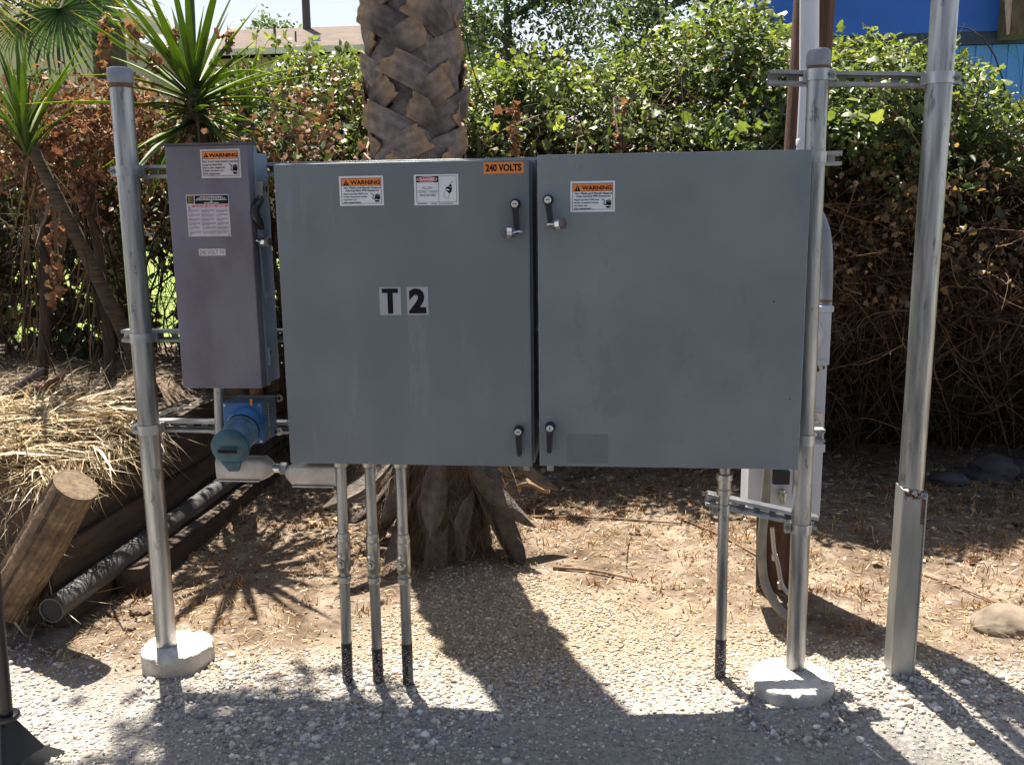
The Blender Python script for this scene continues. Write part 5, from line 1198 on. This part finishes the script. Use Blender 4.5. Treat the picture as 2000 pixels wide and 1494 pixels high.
n = 2600; p = np.stack([rng.uniform(1.5, 4.2, n), rng.uniform(1.88, 2.5, n), .95+.7*rng.random(n)**.7], 1); p = p[wob(p[:, 0]*1.5, p[:, 2]*2, 3) > .0]; Cd = leafset(p, np.tile(np.array([0, -1., .2]), (len(p), 1)), rng.uniform(.018, .045, len(p)), pick(np.array([(.26, .16, .09), (.20, .12, .065), (.32, .23, .14), (.14, .085, .05)]), len(p)), [OV2, LOB[1]], .9)
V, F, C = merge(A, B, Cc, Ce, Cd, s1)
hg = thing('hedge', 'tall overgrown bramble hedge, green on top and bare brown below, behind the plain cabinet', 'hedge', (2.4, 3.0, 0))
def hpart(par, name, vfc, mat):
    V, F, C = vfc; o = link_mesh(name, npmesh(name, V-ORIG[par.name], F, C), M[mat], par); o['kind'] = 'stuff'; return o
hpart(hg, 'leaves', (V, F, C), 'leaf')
def canes(n, x0, x1, zt, y0=2.55, y1=3.5, lean=.35):
    x = rng.uniform(x0, x1, n); y = rng.uniform(y0+.15, y1, n); zb = H(x, y); top = np.minimum(htop(x)-.1, rng.uniform(.6, 1., n)*zt)
    tt = np.linspace(0, 1, 8); ln = rng.normal(0, lean, (n, 2)); sw = rng.normal(0, .10, (n, 2)); arch = rng.uniform(.0, .8, n)
    z = zb[:, None]+(top-zb)[:, None]*np.where(arch[:, None] > .45, np.sin(tt*math.pi*.8)/.95, tt)
    P = np.stack([x[:, None]+ln[:, :1]*tt+sw[:, :1]*np.sin(tt*7+x[:, None]*9), y[:, None]+ln[:, 1:]*.5*tt-.18*tt+sw[:, 1:]*np.sin(tt*6), z], 2)
    P += rng.normal(0, .012, P.shape)
    cc = np.array([(.07, .042, .026), (.045, .028, .02), (.10, .062, .036), (.03, .021, .016), (.15, .10, .06)])[rng.integers(0, 5, n)]
    return tubes(P, .0014+.007*rng.random(n)**5, 4, cc)
def twigs(n, x0, x1, z0, z1, ya=2.45, yb=3.1, gain=1.):
    p = np.stack([rng.uniform(x0, x1, n), rng.uniform(ya, yb, n), rng.uniform(z0, z1, n)], 1); d = rng.normal(size=(n, 3)); d /= np.linalg.norm(d, axis=1, keepdims=True); L = rng.uniform(.12, .6, n)
    tt = np.linspace(0, 1, 6); sag = rng.normal(0, .12, (n, 3)); P = p[:, None]+d[:, None]*(tt[None, :, None]*L[:, None, None])+sag[:, None]*(tt*(1-tt))[None, :, None]*2
    cc = np.array([(.085, .052, .032), (.05, .032, .022), (.16, .105, .062), (.035, .024, .018)])[rng.integers(0, 4, n)]
    return tubes(P, .0008+.0045*rng.random(n)**4, 3, cc*gain)
hpart(hg, 'canes', merge(canes(420, .2, 4.8, 2.2, 2.55, 3.5, .6), twigs(5200, .2, 4.6, .25, 2.0), twigs(1500, 1.5, 4.2, .75, 1.6, 2.05, 2.5, 1.25), t1), 'twig')
# -- hedge west of the palm, thinner, half dead
h2 = thing('hedge', 'thin tangled hedge of green and dead vine between the palm and the yuccas', 'hedge', (-1.4, 3.0, .3))
p, nn, dp = shell(46000, -3.6, .05, .95, .16)
keep = rng.random(len(p)) < np.clip(.04+.95*sstep((p[:, 2]-1.42)/.6+.35*clump(p))-.55*sstep((-1.7-p[:, 0])/.4)*sstep((2.0-p[:, 2])/.3), 0.02, 1)
keep &= np.hypot((p[:, 0]+2.1-.12*(p[:, 1]-3))/.7, p[:, 2]-1.12) > .33
p, nn, dp = p[keep], nn[keep], dp[keep]; k = len(p); cols = GREENS[rng.integers(0, 7, k)]*rng.uniform(.75, 1.2, (k, 1))
dd = sstep((clump(p, 1.1)+.35+.5*sstep((2.05-p[:, 2])/.4)+.5*sstep((-1.3-p[:, 0])/.5))/1.1); dead = rng.random(k) < dd*.5; cols[dead] = pick(DRY, dead.sum(), .5, 1.0)
A = leafset(p, nn, rng.uniform(.024, .05, k), cols, [OV, OV2, LOB[1]])
p, nn, dp = shell(6500, -3.4, .1, .4, .02); p = p-nn*rng.uniform(.2, .8, (6500, 1)); kk = np.hypot((p[:, 0]+2.1-.12*(p[:, 1]-3))/.7, p[:, 2]-1.12) > .36; p, nn = p[kk], nn[kk]; B = leafset(p, nn, rng.uniform(.05, .1, len(p)), pick(np.array([(.035, .05, .015), (.06, .035, .02)]), len(p)), [OV, LOB[0]], 1.)  # B: inner leaves coloured dark to stand in for shade in the tangle
t2, s2 = shoots(50, -1.5, .0, .08, .25)
hpart(h2, 'leaves', merge(A, B, s2), 'leaf')
cn = canes(420, -3.4, .1, 2.0); tw = twigs(900, -3.4, .2, .5, 2.0)
hpart(h2, 'canes', merge(cn, tw, t2), 'twig')
# -- dead vine draped over the yuccas
n = 190; V_ = []; 
vx = rng.uniform(-2.25, -1.4, n); st = np.stack([vx, rng.uniform(1.9, 2.4, n), 1.80+rng.uniform(0, .42, n)], 1); tt = np.linspace(0, 1, 7)
P = st[:, None]+np.stack([rng.normal(0, .16, (n, 1))*tt, -rng.uniform(.0, .35, (n, 1))*tt, -rng.uniform(.05, .32, (n, 1))*tt**1.5], 2)+rng.normal(0, .012, (n, 7, 3))
tb = tubes(P, np.full(n, .0018), 3, (.30, .16, .08)); q = np.repeat(P.reshape(-1, 3), 3, 0)+rng.normal(0, .03, (n*21, 3)); q = q[rng.random(len(q)) < .85]
k = len(q); nr = rng.normal(0, 1, (k, 3)); nr[:, 1] -= .5; tip = rng.normal(0, .5, (k, 3)); tip[:, 2] -= 1
lv = scatter(LOB+[OV2], q, frames(nr, tip, rng.uniform(.02, .042, k)), pick(np.array([(.27, .14, .08), (.21, .10, .058), (.32, .19, .115), (.16, .08, .05), (.26, .155, .095)]), k, .6, 1.1))
dv = thing('dead_vine', 'rust brown dead vine draped between the two yucca heads', 'vine', (-1.9, 2.1, 1.5))
hpart(dv, 'leaves', lv, 'dry leaf'); hpart(dv, 'stems', tb, 'twig')
n = 1900; q = np.stack([-.95+rng.normal(0, .50, n), 2.05+rng.normal(0, .25, n), 1.86+rng.normal(0, .15, n)], 1); q = q[wob(q[:, 0]*2, q[:, 2]*2, 3) > -.1]; k = len(q); nr = rng.normal(0, 1, (k, 3)); tip = rng.normal(0, .6, (k, 3)); tip[:, 2] -= 1
hpart(dv, 'tangle_leaves', scatter(LOB+[OV], q, frames(nr, tip, rng.uniform(.024, .05, k)), pick(np.array([(.19, .11, .07), (.14, .08, .05), (.24, .16, .10), (.08, .11, .04), (.07, .10, .035)]), k)), 'dry leaf')
# hanging dead strands: (pixel column, from, to, depth)
sp = []; sl2 = []
for px, y0_, y1_, Yd in ((205, 30, 130, 1.75), (338, 55, 100, 1.6), (447, 50, 95, 1.7), (300, 105, 130, 1.65), (262, 40, 110, 1.75), (108, 380, 590, 1.55), (590, 170, 312, 2.45), (640, 190, 260, 2.4), (1005, 185, 300, 2.4), (1215, 200, 300, 2.45)):
    a_ = at(px, y0_, Yd); b_2 = at(px+rng.uniform(-8, 8), y1_, Yd); k = max(int(abs(y1_-y0_)*.45), 20); t_ = rng.random(k); q = a_+(b_2-a_)*t_[:, None]+rng.normal(0, .014, (k, 3)); sl2.append(q)
    P = (a_+(b_2-a_)*np.linspace(0, 1, 7)[:, None])+rng.normal(0, .008, (7, 3)); sp.append(P)
q = np.concatenate(sl2); k = len(q); nr = rng.normal(0, 1, (k, 3)); tip = rng.normal(0, .4, (k, 3)); tip[:, 2] -= 1
hpart(dv, 'hanging_leaves', scatter(LOB, q, frames(nr, tip, rng.uniform(.022, .045, k)), pick(np.array([(.30, .16, .085), (.24, .12, .065), (.36, .24, .14)]), k)), 'dry leaf')
hpart(dv, 'hanging_stems', tubes(np.array(sp), np.full(len(sp), .002), 3, (.28, .16, .09)), 'twig')

# ------------------------------------------------------------------ yuccas
def blade_mesh(L, W, bend, fold, seed, dry=False):
    r_ = random.Random(seed); n_ = 8; V = []; C = []
    for lay in (0, 1):
        for i in range(n_+1):
            u = i/n_; w_ = W*(.72+.5*math.sin(math.pi*min(u*1.25+.12, 1))*.6) if u < .8 else W*1.0*(1-(u-.8)/.2)**.8*.72
            w_ = max(w_*(1-u**5), .0006)
            y = L*(u-.06*bend*u**3); z = -L*bend*u*u*.55
            for j in (-1, 0, 1):
                V.append((j*w_/2, y, z+abs(j)*fold*w_-lay*.0016))
                g_ = np.array([.105, .165, .035])*(.75+.45*u) if not dry else np.array([.26, .17, .09])*(.8+.3*u)
                if not dry and u > .96: g_ = np.array([.25, .16, .07])
                C.append(g_*(1.12 if j == 0 else 1))
    F = []; q = 3*(n_+1)
    for i in range(n_):
        for j in range(2):
            a = i*3+j; F.append((a, a+1, a+4, a+3)); F.append((q+a, q+a+3, q+a+4, q+a+1))
    me = bpy.data.meshes.new('leaf'); me.from_pydata(V, [], F); ca = me.color_attributes.new('Col', 'FLOAT_COLOR', 'POINT'); ca.data.foreach_set('color', np.array([(*c, 1) for c in C], np.float32).ravel())
    me.materials.append(M['blade'] if not dry else M['dry leaf']); me.shade_smooth(); me.set_sharp_from_angle(angle=R(60)); return me
YB_ = [blade_mesh(L, .038, b_, .22, k) for k, (L, b_) in enumerate(((.62, .10), (.66, .3), (.58, .55), (.50, .05), (.70, .2), (.64, .75)))]
YD_ = [blade_mesh(.5, .03, .6, .3, 50+k, True) for k in range(3)]
def yucca(label, base, head, n, scale, spread=(8, 125), r=.045, dead=70):
    base = np.array(base); head = np.array(head); th = thing('yucca', label, 'yucca', tuple(base), 'yuccas in front of the hedge')
    mid = (base+head)/2+np.array([.03, -.03, 0]); pts = arc([base, mid, head], 8); k = len(pts); wv = [r*(1.35-.5*i/k)*(1+.10*(i % 2)) for i in range(k)]
    MB().tube(pts, wv, 14).build('trunk', M['yucca trunk'], th, 50)
    for i in range(n):
        u = i/(n-1); el = R(90-(spread[0]+(spread[1]-spread[0])*u**.8)+random.uniform(-7, 7)); a = 2.39996*i+random.uniform(-.6, .6)
        d = Vector((math.cos(a)*math.cos(el), math.sin(a)*math.cos(el), math.sin(el))); o = bpy.data.objects.new('leaf', YB_[random.randrange(6)] if u > .3 else YB_[random.choice((0, 3, 4))]); COL.objects.link(o); o.parent = th
        side = d.cross(Vector((0, 0, 1))); side.normalize(); up = side.cross(d)
        M3 = Matrix((side, d, up)).transposed(); s = scale*random.uniform(.62, 1.12)*(.6 if u > .48 and i % 3 and scale > 1 else 1)*(.8+.2*min(1, u*3))
        o.matrix_local = Matrix.Translation(Vector(head-base)+Vector((0, 0, -.16*scale*u))+d*.02) @ M3.to_4x4() @ Matrix.Scale(s, 4)
    Vs = []; 
    if dead:
        k = dead; hh = rng.random(k); c = base+(head-base)*(.45+.52*hh)[:, None]; a = rng.uniform(0, 6.283, k); d = np.stack([.35*np.cos(a), .35*np.sin(a), -np.ones(k)], 1)+rng.normal(0, .12, (k, 3))
        c = c+np.stack([np.cos(a), np.sin(a), 0*a], 1)*r; V, F, C = blades(c, d, rng.uniform(.2, .45, k), rng.uniform(.007, .018, k), pick(np.array([(.10, .066, .04), (.065, .043, .027), (.14, .095, .058)]), k))
        o = link_mesh('dead_skirt', npmesh('dead_skirt', V-base, F, C), M['straw'], th); o['kind'] = 'stuff'
    return th
h_ = at(378, 175, 1.75); yucca('biggest yucca with long green sword leaves above the switch box', (h_[0]+.05, 1.85, .42), h_, 92, 1.12, dead=160)
h_ = at(48, 262, 1.45); b_ = at(225, 655, 1.85); b_[2] = .42; yucca('yucca on a slanting ringed trunk, upright leaves at the picture edge', (-1.42, 1.95, .42), h_, 40, .74, (3, 38), .030, 22)
h_ = at(478, 170, 2.55); yucca('small pale yucca half hidden in the hedge beside the biggest one', (h_[0], 2.7, .42), h_+np.array([0, 0, -.12]), 26, .62, (4, 60), .035, 20)
for i_, (xs_, ys_, xe_) in enumerate(((-1.30, 2.3, -1.42), (-1.02, 2.25, -.95), (-1.85, 2.2, -1.95), (-2.3, 2.2, -2.2))):
    th = thing('bare_stem', ('dark bare stem standing just beyond the capped post', 'dark bare stem hidden behind the switch box', 'dark bare stem among hanging dead leaves', 'darkest bare stem near the straw heap')[i_], 'plant stem', (xs_, ys_, .4), 'bare stems under the hedge')
    MB().tube(arc([(xs_, ys_, .38), ((xs_+xe_)/2+.03, ys_+.05, 1.1), (xe_, ys_+.1, 1.9)], 8), [.034-.0007*i for i in range(17)], 10).build('stem', M['bark'], th)
    k = 60; hh = rng.uniform(.7, 1.9, k); a = rng.uniform(0, 6.283, k); c = np.stack([xs_+(xe_-xs_)*(hh-.4)/1.5+.03*np.cos(a), ys_+.03*np.sin(a), hh], 1); d = np.stack([.2*np.cos(a), .2*np.sin(a), -np.ones(k)], 1)+rng.normal(0, .1, (k, 3))
    V, F, C = blades(c, d, rng.uniform(.2, .55, k), rng.uniform(.005, .014, k), pick(np.array([(.08, .052, .034), (.05, .034, .022), (.11, .075, .047)]), k)); o = link_mesh('dead_leaves', npmesh('dead_leaves', V-np.array([xs_, ys_, .4]), F, C), M['straw'], th); o['kind'] = 'stuff'

# ------------------------------------------------------------------ fan palms at the corner
def fan_mesh(seed, n=34, L=.62, dry=.0):
    r_ = random.Random(seed); V = []; F = []; C = []
    for i in range(n):
        t_ = -2.0+4.0*i/(n-1); l_ = L*(.8+.2*math.cos(t_*.6))*r_.uniform(.9, 1.05); dr = r_.uniform(.05, .25); w_ = .024
        for (a_, ww, zz) in ((.0, .0015, 0), (.35, w_*.9, .0), (.62, w_, -.03), (.85, w_*.5, -.03-dr*.4), (1., .001, -.03-dr)):
            for s_ in (-1, 1):
                x = math.sin(t_)*a_*l_+s_*ww*math.cos(t_)*.5; y = math.cos(t_)*a_*l_-s_*ww*math.sin(t_)*.5
                V.append((x, y, zz*l_*2+(s_*.006 if i % 2 else -s_*.006))); C.append((np.array([.035, .075, .03])*r_.uniform(.8, 1.2))*(1-dry)+np.array([.24, .18, .10])*dry)
        k = i*10
        for j in range(4): F.append((k+2*j, k+2*j+1, k+2*j+3, k+2*j+2))
    me = bpy.data.meshes.new('frond'); me.from_pydata(V, [], F); ca = me.color_attributes.new('Col', 'FLOAT_COLOR', 'POINT'); ca.data.foreach_set('color', np.array([(*c, 1) for c in C], np.float32).ravel())
    me.materials.append(M['leaf']); return me
FN = [fan_mesh(k) for k in range(3)]+[fan_mesh(9, dry=.7)]
def fan_palm(label, base, top, fr):
    base = np.array(base, float); top = np.array(top, float); th = thing('fan_palm', label, 'palm tree', tuple(base), 'fan palms beyond the hedge')
    MB().tube([base, (base+top)/2, top], [.17, .15, .13], 14).build('trunk', M['bark'], th)
    st = MB()
    for k_, (hub, dirv, nrm, s) in enumerate(fr):
        hub = np.array(hub); d = Vector(dirv).normalized(); nn_ = Vector(nrm); side = d.cross(nn_).normalized(); up = side.cross(d)
        o = bpy.data.objects.new('frond', FN[k_ % 4] if s > 0 else FN[3]); COL.objects.link(o); o.parent = th; s = abs(s)
        o.matrix_local = Matrix.Translation(Vector(hub-base)) @ Matrix((side, d, up)).transposed().to_4x4() @ Matrix.Scale(s, 4)
        st.tube(arc([top, (top+hub)/2+np.array([0, 0, .12]), hub], 4), .012, 6)
    st.build('leaf_stalk', M['yucca trunk'], th)
YF_ = 4.6
hub1 = at(118, 18, YF_); hub2 = at(150, -30, YF_+.3); hub3 = at(70, -60, YF_+.2)
fan_palm('dark fan palm with drooping fronds above the hedge corner', (hub1[0]-.15, YF_+.9, .5), (hub1[0]-.1, YF_+.9, hub1[2]+.75),
         [(hub1, (.25, -.25, -1), (0, -1, .25), .95), (hub2, (.45, -.1, -1), (0, -1, .1), .9), (hub3, (-.1, .1, -1), (0, -1, 0), -.8), (at(200, -40, YF_+.5), (.3, .1, -1), (.2, -1, 0), -.85), (at(110, -50, YF_+.4), (0, -.1, -1), (.3, -1, .1), .95), (at(40, 50, YF_+.6), (-.1, -.2, -1), (0, -1, .2), .6)])
hub4 = at(-45, -20, YF_-.2)
fan_palm('yellowing fan palm whose frond tips just enter at the top corner', (hub4[0]-.5, YF_+.3, .5), (hub4[0]-.4, YF_+.3, hub4[2]+.5), [(hub4, (.55, -.15, -.8), (0, -1, .2), -.75), (hub4+np.array([-.1, .2, .1]), (.3, -.1, -1), (.2, -1, .1), .7), (hub4+np.array([-.3, .1, .2]), (.1, -.1, -1), (.2, -1, .1), .7)])

# ------------------------------------------------------------------ beyond the hedge
def tree(label, base, hgt, rad, leaf, pal, n, trunk_r, limbs=7, droop=0., low=.35, shape=1., grp='trees beyond the hedge', seed=0, gap=.0):
    r_ = np.random.default_rng(seed); base = np.array(base, float); th = thing('tree', label, 'tree', tuple(base), grp); wood = MB(); top = base+np.array([0, 0, hgt]); tips = []
    wood.tube(arc([base, base+np.array([.05*rad, 0, hgt*.45]), top-np.array([0, 0, hgt*.12])], 5), [trunk_r*(1-.085*i) for i in range(11)], 10)
    for k in range(limbs):
        z0 = hgt*(low+(.92-low)*k/limbs); a = 2.4*k+r_.uniform(-.4, .4); l_ = rad*(1.05-.35*(k/limbs)*shape)*r_.uniform(.75, 1.1); d = np.array([math.cos(a), math.sin(a), .45-droop])
        p0 = base+np.array([.03*rad, 0, z0]); p1 = p0+d*l_*.55+np.array([0, 0, .1*l_]); p2 = p0+d*l_-np.array([0, 0, droop*.5*l_])
        wood.tube(arc([p0, p1, p2], 4), [trunk_r*.45*(1-.1*i) for i in range(9)], 6); tips += [p1, p2, (p1+p2)/2, (p0+p1)/2]
        for _ in range(3):
            s_ = p1+(p2-p1)*r_.random(); e_ = s_+r_.normal(0, .32*l_, 3)*np.array([1, 1, .7])+np.array([0, 0, -droop*.3*l_]); wood.tube([s_, e_], [trunk_r*.15, trunk_r*.06], 4); tips.append(e_)
    wood.build('trunk', M['bark'], th)
    tips = np.array(tips+[top]); tips = tips[r_.random(len(tips)) > gap]; c = tips[r_.integers(0, len(tips), n)]; sp_ = rad*.20*r_.uniform(.6, 1.3, len(tips))
    p = c+r_.normal(0, 1, (n, 3))*(rad*.15)*np.array([1, 1, .75]); nr = r_.normal(0, .7, (n, 3)); nr[:, 2] += .6; tip = r_.normal(0, 1, (n, 3)); tip[:, 2] -= .5+droop
    V, F, C = scatter([OV, OV2], p, frames(nr, tip, leaf*r_.uniform(.7, 1.3, n)), pal[r_.integers(0, len(pal), n)]*r_.uniform(.75, 1.2, (n, 1)))
    o = link_mesh('crown', npmesh('crown', V-base, F, C), M['leaf'], th); o['kind'] = 'stuff'
    return th
P1 = np.array([(.075, .12, .035), (.10, .15, .04), (.06, .10, .04), (.13, .17, .06)]); P2 = np.array([(.04, .065, .035), (.055, .085, .04), (.035, .055, .035), (.08, .115, .05)]); P3 = np.array([(.09, .16, .03), (.12, .20, .035), (.07, .13, .03)])
def gz(x, y): return float(H(np.array(x), np.array(y)))
c = at(512, 90, 26); tree('rounded green tree standing behind the low brown roof', (c[0], 26, 1.0), 6.2, 1.55, .12, P1, 12000, .25, 9, seed=1)
c = at(985, 90, 13); tree('dark spreading conifer with open branches, beside the palm trunk', (c[0], 13, 1.0), 5.6, 1.75, .085, P2, 15000, .16, 12, .25, .12, .5, seed=5, gap=.15)
c = at(1300, 40, 15); tree('dark conifer top rising just above the middle of the bramble hedge', (c[0], 15, 1.0), 5.2, 1.3, .10, P2, 8000, .15, 10, .25, .3, .6, seed=8)
c = at(668, 130, 7.5); tree('feathery light green bush against the flank of the palm trunk', (c[0], 7.5, .6), 2.45, .75, .07, P3, 9000, .05, 9, .3, .3, .3, seed=12)
c = at(10, 150, 6.3); tree('dark bush in front of the pale house wall', (c[0]+.3, 6.3, .6), 2.3, .6, .08, P2, 4000, .05, 7, .1, .3, .3, seed=14)
# low house with brown roof
YH = 16.; hx0 = at(335, 100, YH)[0]; hx1 = at(900, 100, YH)[0]; ze = at(500, 98, YH)[2]; zr_ = at(500, 84, YH)[2]; zf = at(500, 107, YH)[2]
hs = thing('low_house', 'low house with a shallow brown shingle roof, beyond the hedge', 'house', ((hx0+hx1)/2, YH+3, .9), 'houses beyond the hedge')
MB().box(hx0+.4, hx1-.4, YH+.5, YH+6, .6, zf+.02).build('wall', M['stucco'], hs)
MB().add([(hx0, YH, ze), (hx1, YH, ze), (hx1, YH+3.2, zr_+.9), (hx0, YH+3.2, zr_+.9), (hx0, YH+6.4, ze), (hx1, YH+6.4, ze)], [(0, 1, 2, 3), (3, 2, 5, 4), (0, 3, 4), (1, 5, 2), (0, 4, 5, 1)]).build('roof', M['shingle'], hs, None)
MB().box(hx0, hx1, YH-.04, YH, zf, ze+.03).build('fascia_board', M['fascia'], hs)
wx = at(632, 140, YH+.5); wn = MB().box(wx[0]-.35, wx[0]+.35, YH+.44, YH+.5, wx[2]-.55, wx[2]+.45).build('window', M['fascia'], hs); MB().box(wx[0]-.29, wx[0]+.29, YH+.43, YH+.44, wx[2]-.49, wx[2]+.39).build('pane', M['dark window'], wn)
for px, py0, py1, r in ((618, 70, 86, .085), (536, 48, 88, .03), (577, 62, 86, .02)):
    a_ = at(px, py1, YH+1.); b_2 = at(px, py0, YH+1.); MB().cyl(a_-np.array([0, 0, .4]), b_2, r, 10).build('roof_vent' if r > .05 else 'roof_mast', M['white conduit' if r > .05 else 'pole far'], hs)
p = at(604, 160, 19.); q = at(597, 0, 19.); q = p+(q-p)*2.2; p = p-(q-p)*.3
th = thing('utility_pole', 'distant grey utility pole standing over the low brown roof', 'utility pole', tuple(p)); MB().tube([p, q], [.105, .085], 12).build('pole', M['pole far'], th)
# pale house behind the fan palms
YG = 13.; gx0 = at(-160, 60, YG)[0]; gx1 = at(172, 60, YG)[0]; ge_ = at(100, 36, YG)[2]; gt_ = at(60, 6, YG)[2]
h3 = thing('pale_house', 'pale boarded house with a wide white eave behind the fan palm', 'house', ((gx0+gx1)/2, YG+2, .9), 'houses beyond the hedge')
MB().box(gx0, gx1-.25, YG+.35, YG+5, .6, ge_).build('wall', M['stucco'], h3)
nb = int((gx1-.25-gx0)/.24); bme = None
for i in range(nb):
    x = gx0+.24*i
    if bme is None:
        o = MB().box(x, x+.225, YG+.325, YG+.35, .7, ge_-.01).build('board', M['stucco'], h3); bme = o.data; bx0 = x
    else:
        o = bpy.data.objects.new('board', bme); COL.objects.link(o); o.parent = h3; o.location = (x-bx0, 0, 0)
MB().box(gx0-.3, gx1, YG, YG+.06, ge_-.02, ge_+.19).build('fascia_board', M['fascia'], h3)
MB().add([(gx0-.3, YG+.03, ge_+.19), (gx1, YG+.03, ge_+.19), (gx1, YG+3, gt_+.3), (gx0-.3, YG+3, gt_+.3), (gx0-.3, YG+.03, ge_+.02), (gx1, YG+.03, ge_+.02), (gx1, YG+3, gt_), (gx0-.3, YG+3, gt_)], [(0, 1, 2, 3), (7, 6, 5, 4), (0, 4, 5, 1), (1, 5, 6, 2), (2, 6, 7, 3), (3, 7, 4, 0)]).build('roof', M['fascia'], h3, None)
# blue building
YU = 9.; q = at(1478, 30, YU); ux0 = q[0]; ux1 = at(2120, 30, YU)[0]; zb1 = at(1820, 66, YU)[2]; zb0 = at(1820, 90, YU)[2]; zt1 = at(1700, -60, YU)[2]
sl_ = (at(2000, 88, YU)[2]-at(1820, 92, YU)[2])/(at(2000, 88, YU)[0]-at(1820, 92, YU)[0])
bb = thing('blue_building', 'bright blue boarded building with a dark band, behind the hedge', 'building', ((ux0+ux1)/2, YU+2, .9))
MB().box(ux0, ux1, YU+.05, YU+4, .6, zt1).build('wall', M['blue paint pale'], bb)
MB().box(ux0-.02, ux1, YU-.03, YU+.05, zb1+.001, zt1).build('fascia_panel', M['blue paint deep'], bb)
MB().box(ux0-.01, ux1, YU-.02, YU+.05, zb0, zb1).build('dark_band', M['blue band'], bb)
x = ux0; bme = None
while x < ux1-.2:
    if bme is None: o = MB().box(x, x+.177, YU+.028, YU+.05, .7, zb0-.004).build('wall_board', M['blue paint pale'], bb, bevel=.004); bme = o.data; bx0 = x
    else:
        o = bpy.data.objects.new('wall_board', bme); COL.objects.link(o); o.parent = bb; o.location = (x-bx0, 0, 0); bv = o.modifiers.new('bevel', 'BEVEL'); bv.width = .004
    x += .18
c0 = at(1958, 75, YU-.2); c1_ = at(2012, -10, YU-.2)
MB().box(c0[0], c1_[0], YU-.4, YU-.03, c0[2], c1_[2]+.3).build('timber_hood', M['bark'], bb, bevel=.01)

# tree beyond the frame whose limb shades the gravel
th = tree('tall tree with one long limb reaching over the gravel, beyond the frame', (-4.6, 2.4, .5), 7.2, 1.5, .11, P1, 2500, .14, 8, seed=21, grp=None)
r_ = np.random.default_rng(5); lim = MB(); e0 = np.array([-4.55, 2.4, 5.0]); e1 = np.array([-1.0, 1.3, 5.6]); lim.tube(arc([e0, (e0+e1)/2+np.array([0, -.2, .25]), e1], 6), [.06-.004*i for i in range(13)], 7); lim.build('limb', M['bark'], th)
n = 1500; c = np.array([-1.02, 1.52, 5.55]); p = c+r_.normal(0, 1, (n, 3))*np.array([.22, .19, .12]); V, F, C = scatter([OV, OV2], p, randrot(n, r_.uniform(.05, .11, n)), P1[r_.integers(0, 4, n)])
o = link_mesh('limb_leaves', npmesh('limb_leaves', V-ORIG[th.name], F, C), M['leaf'], th); o['kind'] = 'stuff'

# unseen dark building added behind the camera to cut the fill light
wk = thing('workshop', 'long brown workshop across the road, behind the viewer', 'building', (1, -14, -.1))
pbr('workshop wall', (.10, .08, .065), .85, 0, (.075, .06, .05), 2, 6, (6, 6, .4))
MB().box(-16, 18, -20, -14, -.2, 4.6).build('wall', M['workshop wall'], wk)
MB().add([(-16.6, -13.4, 4.602), (18.6, -13.4, 4.602), (18.6, -20.6, 5.8), (-16.6, -20.6, 5.8), (-16.6, -13.4, 4.72), (18.6, -13.4, 4.72), (18.6, -20.6, 5.92), (-16.6, -20.6, 5.92)], [(0, 3, 2, 1), (4, 5, 6, 7), (0, 1, 5, 4), (1, 2, 6, 5), (2, 3, 7, 6), (3, 0, 4, 7)]).build('roof', M['shingle'], wk, None)
for k in range(3):
    x = -9+7.5*k; MB().box(x, x+3.6, -14.05, -13.99, -.1, 3.2).build('roller_door', M['channel steel'], wk)
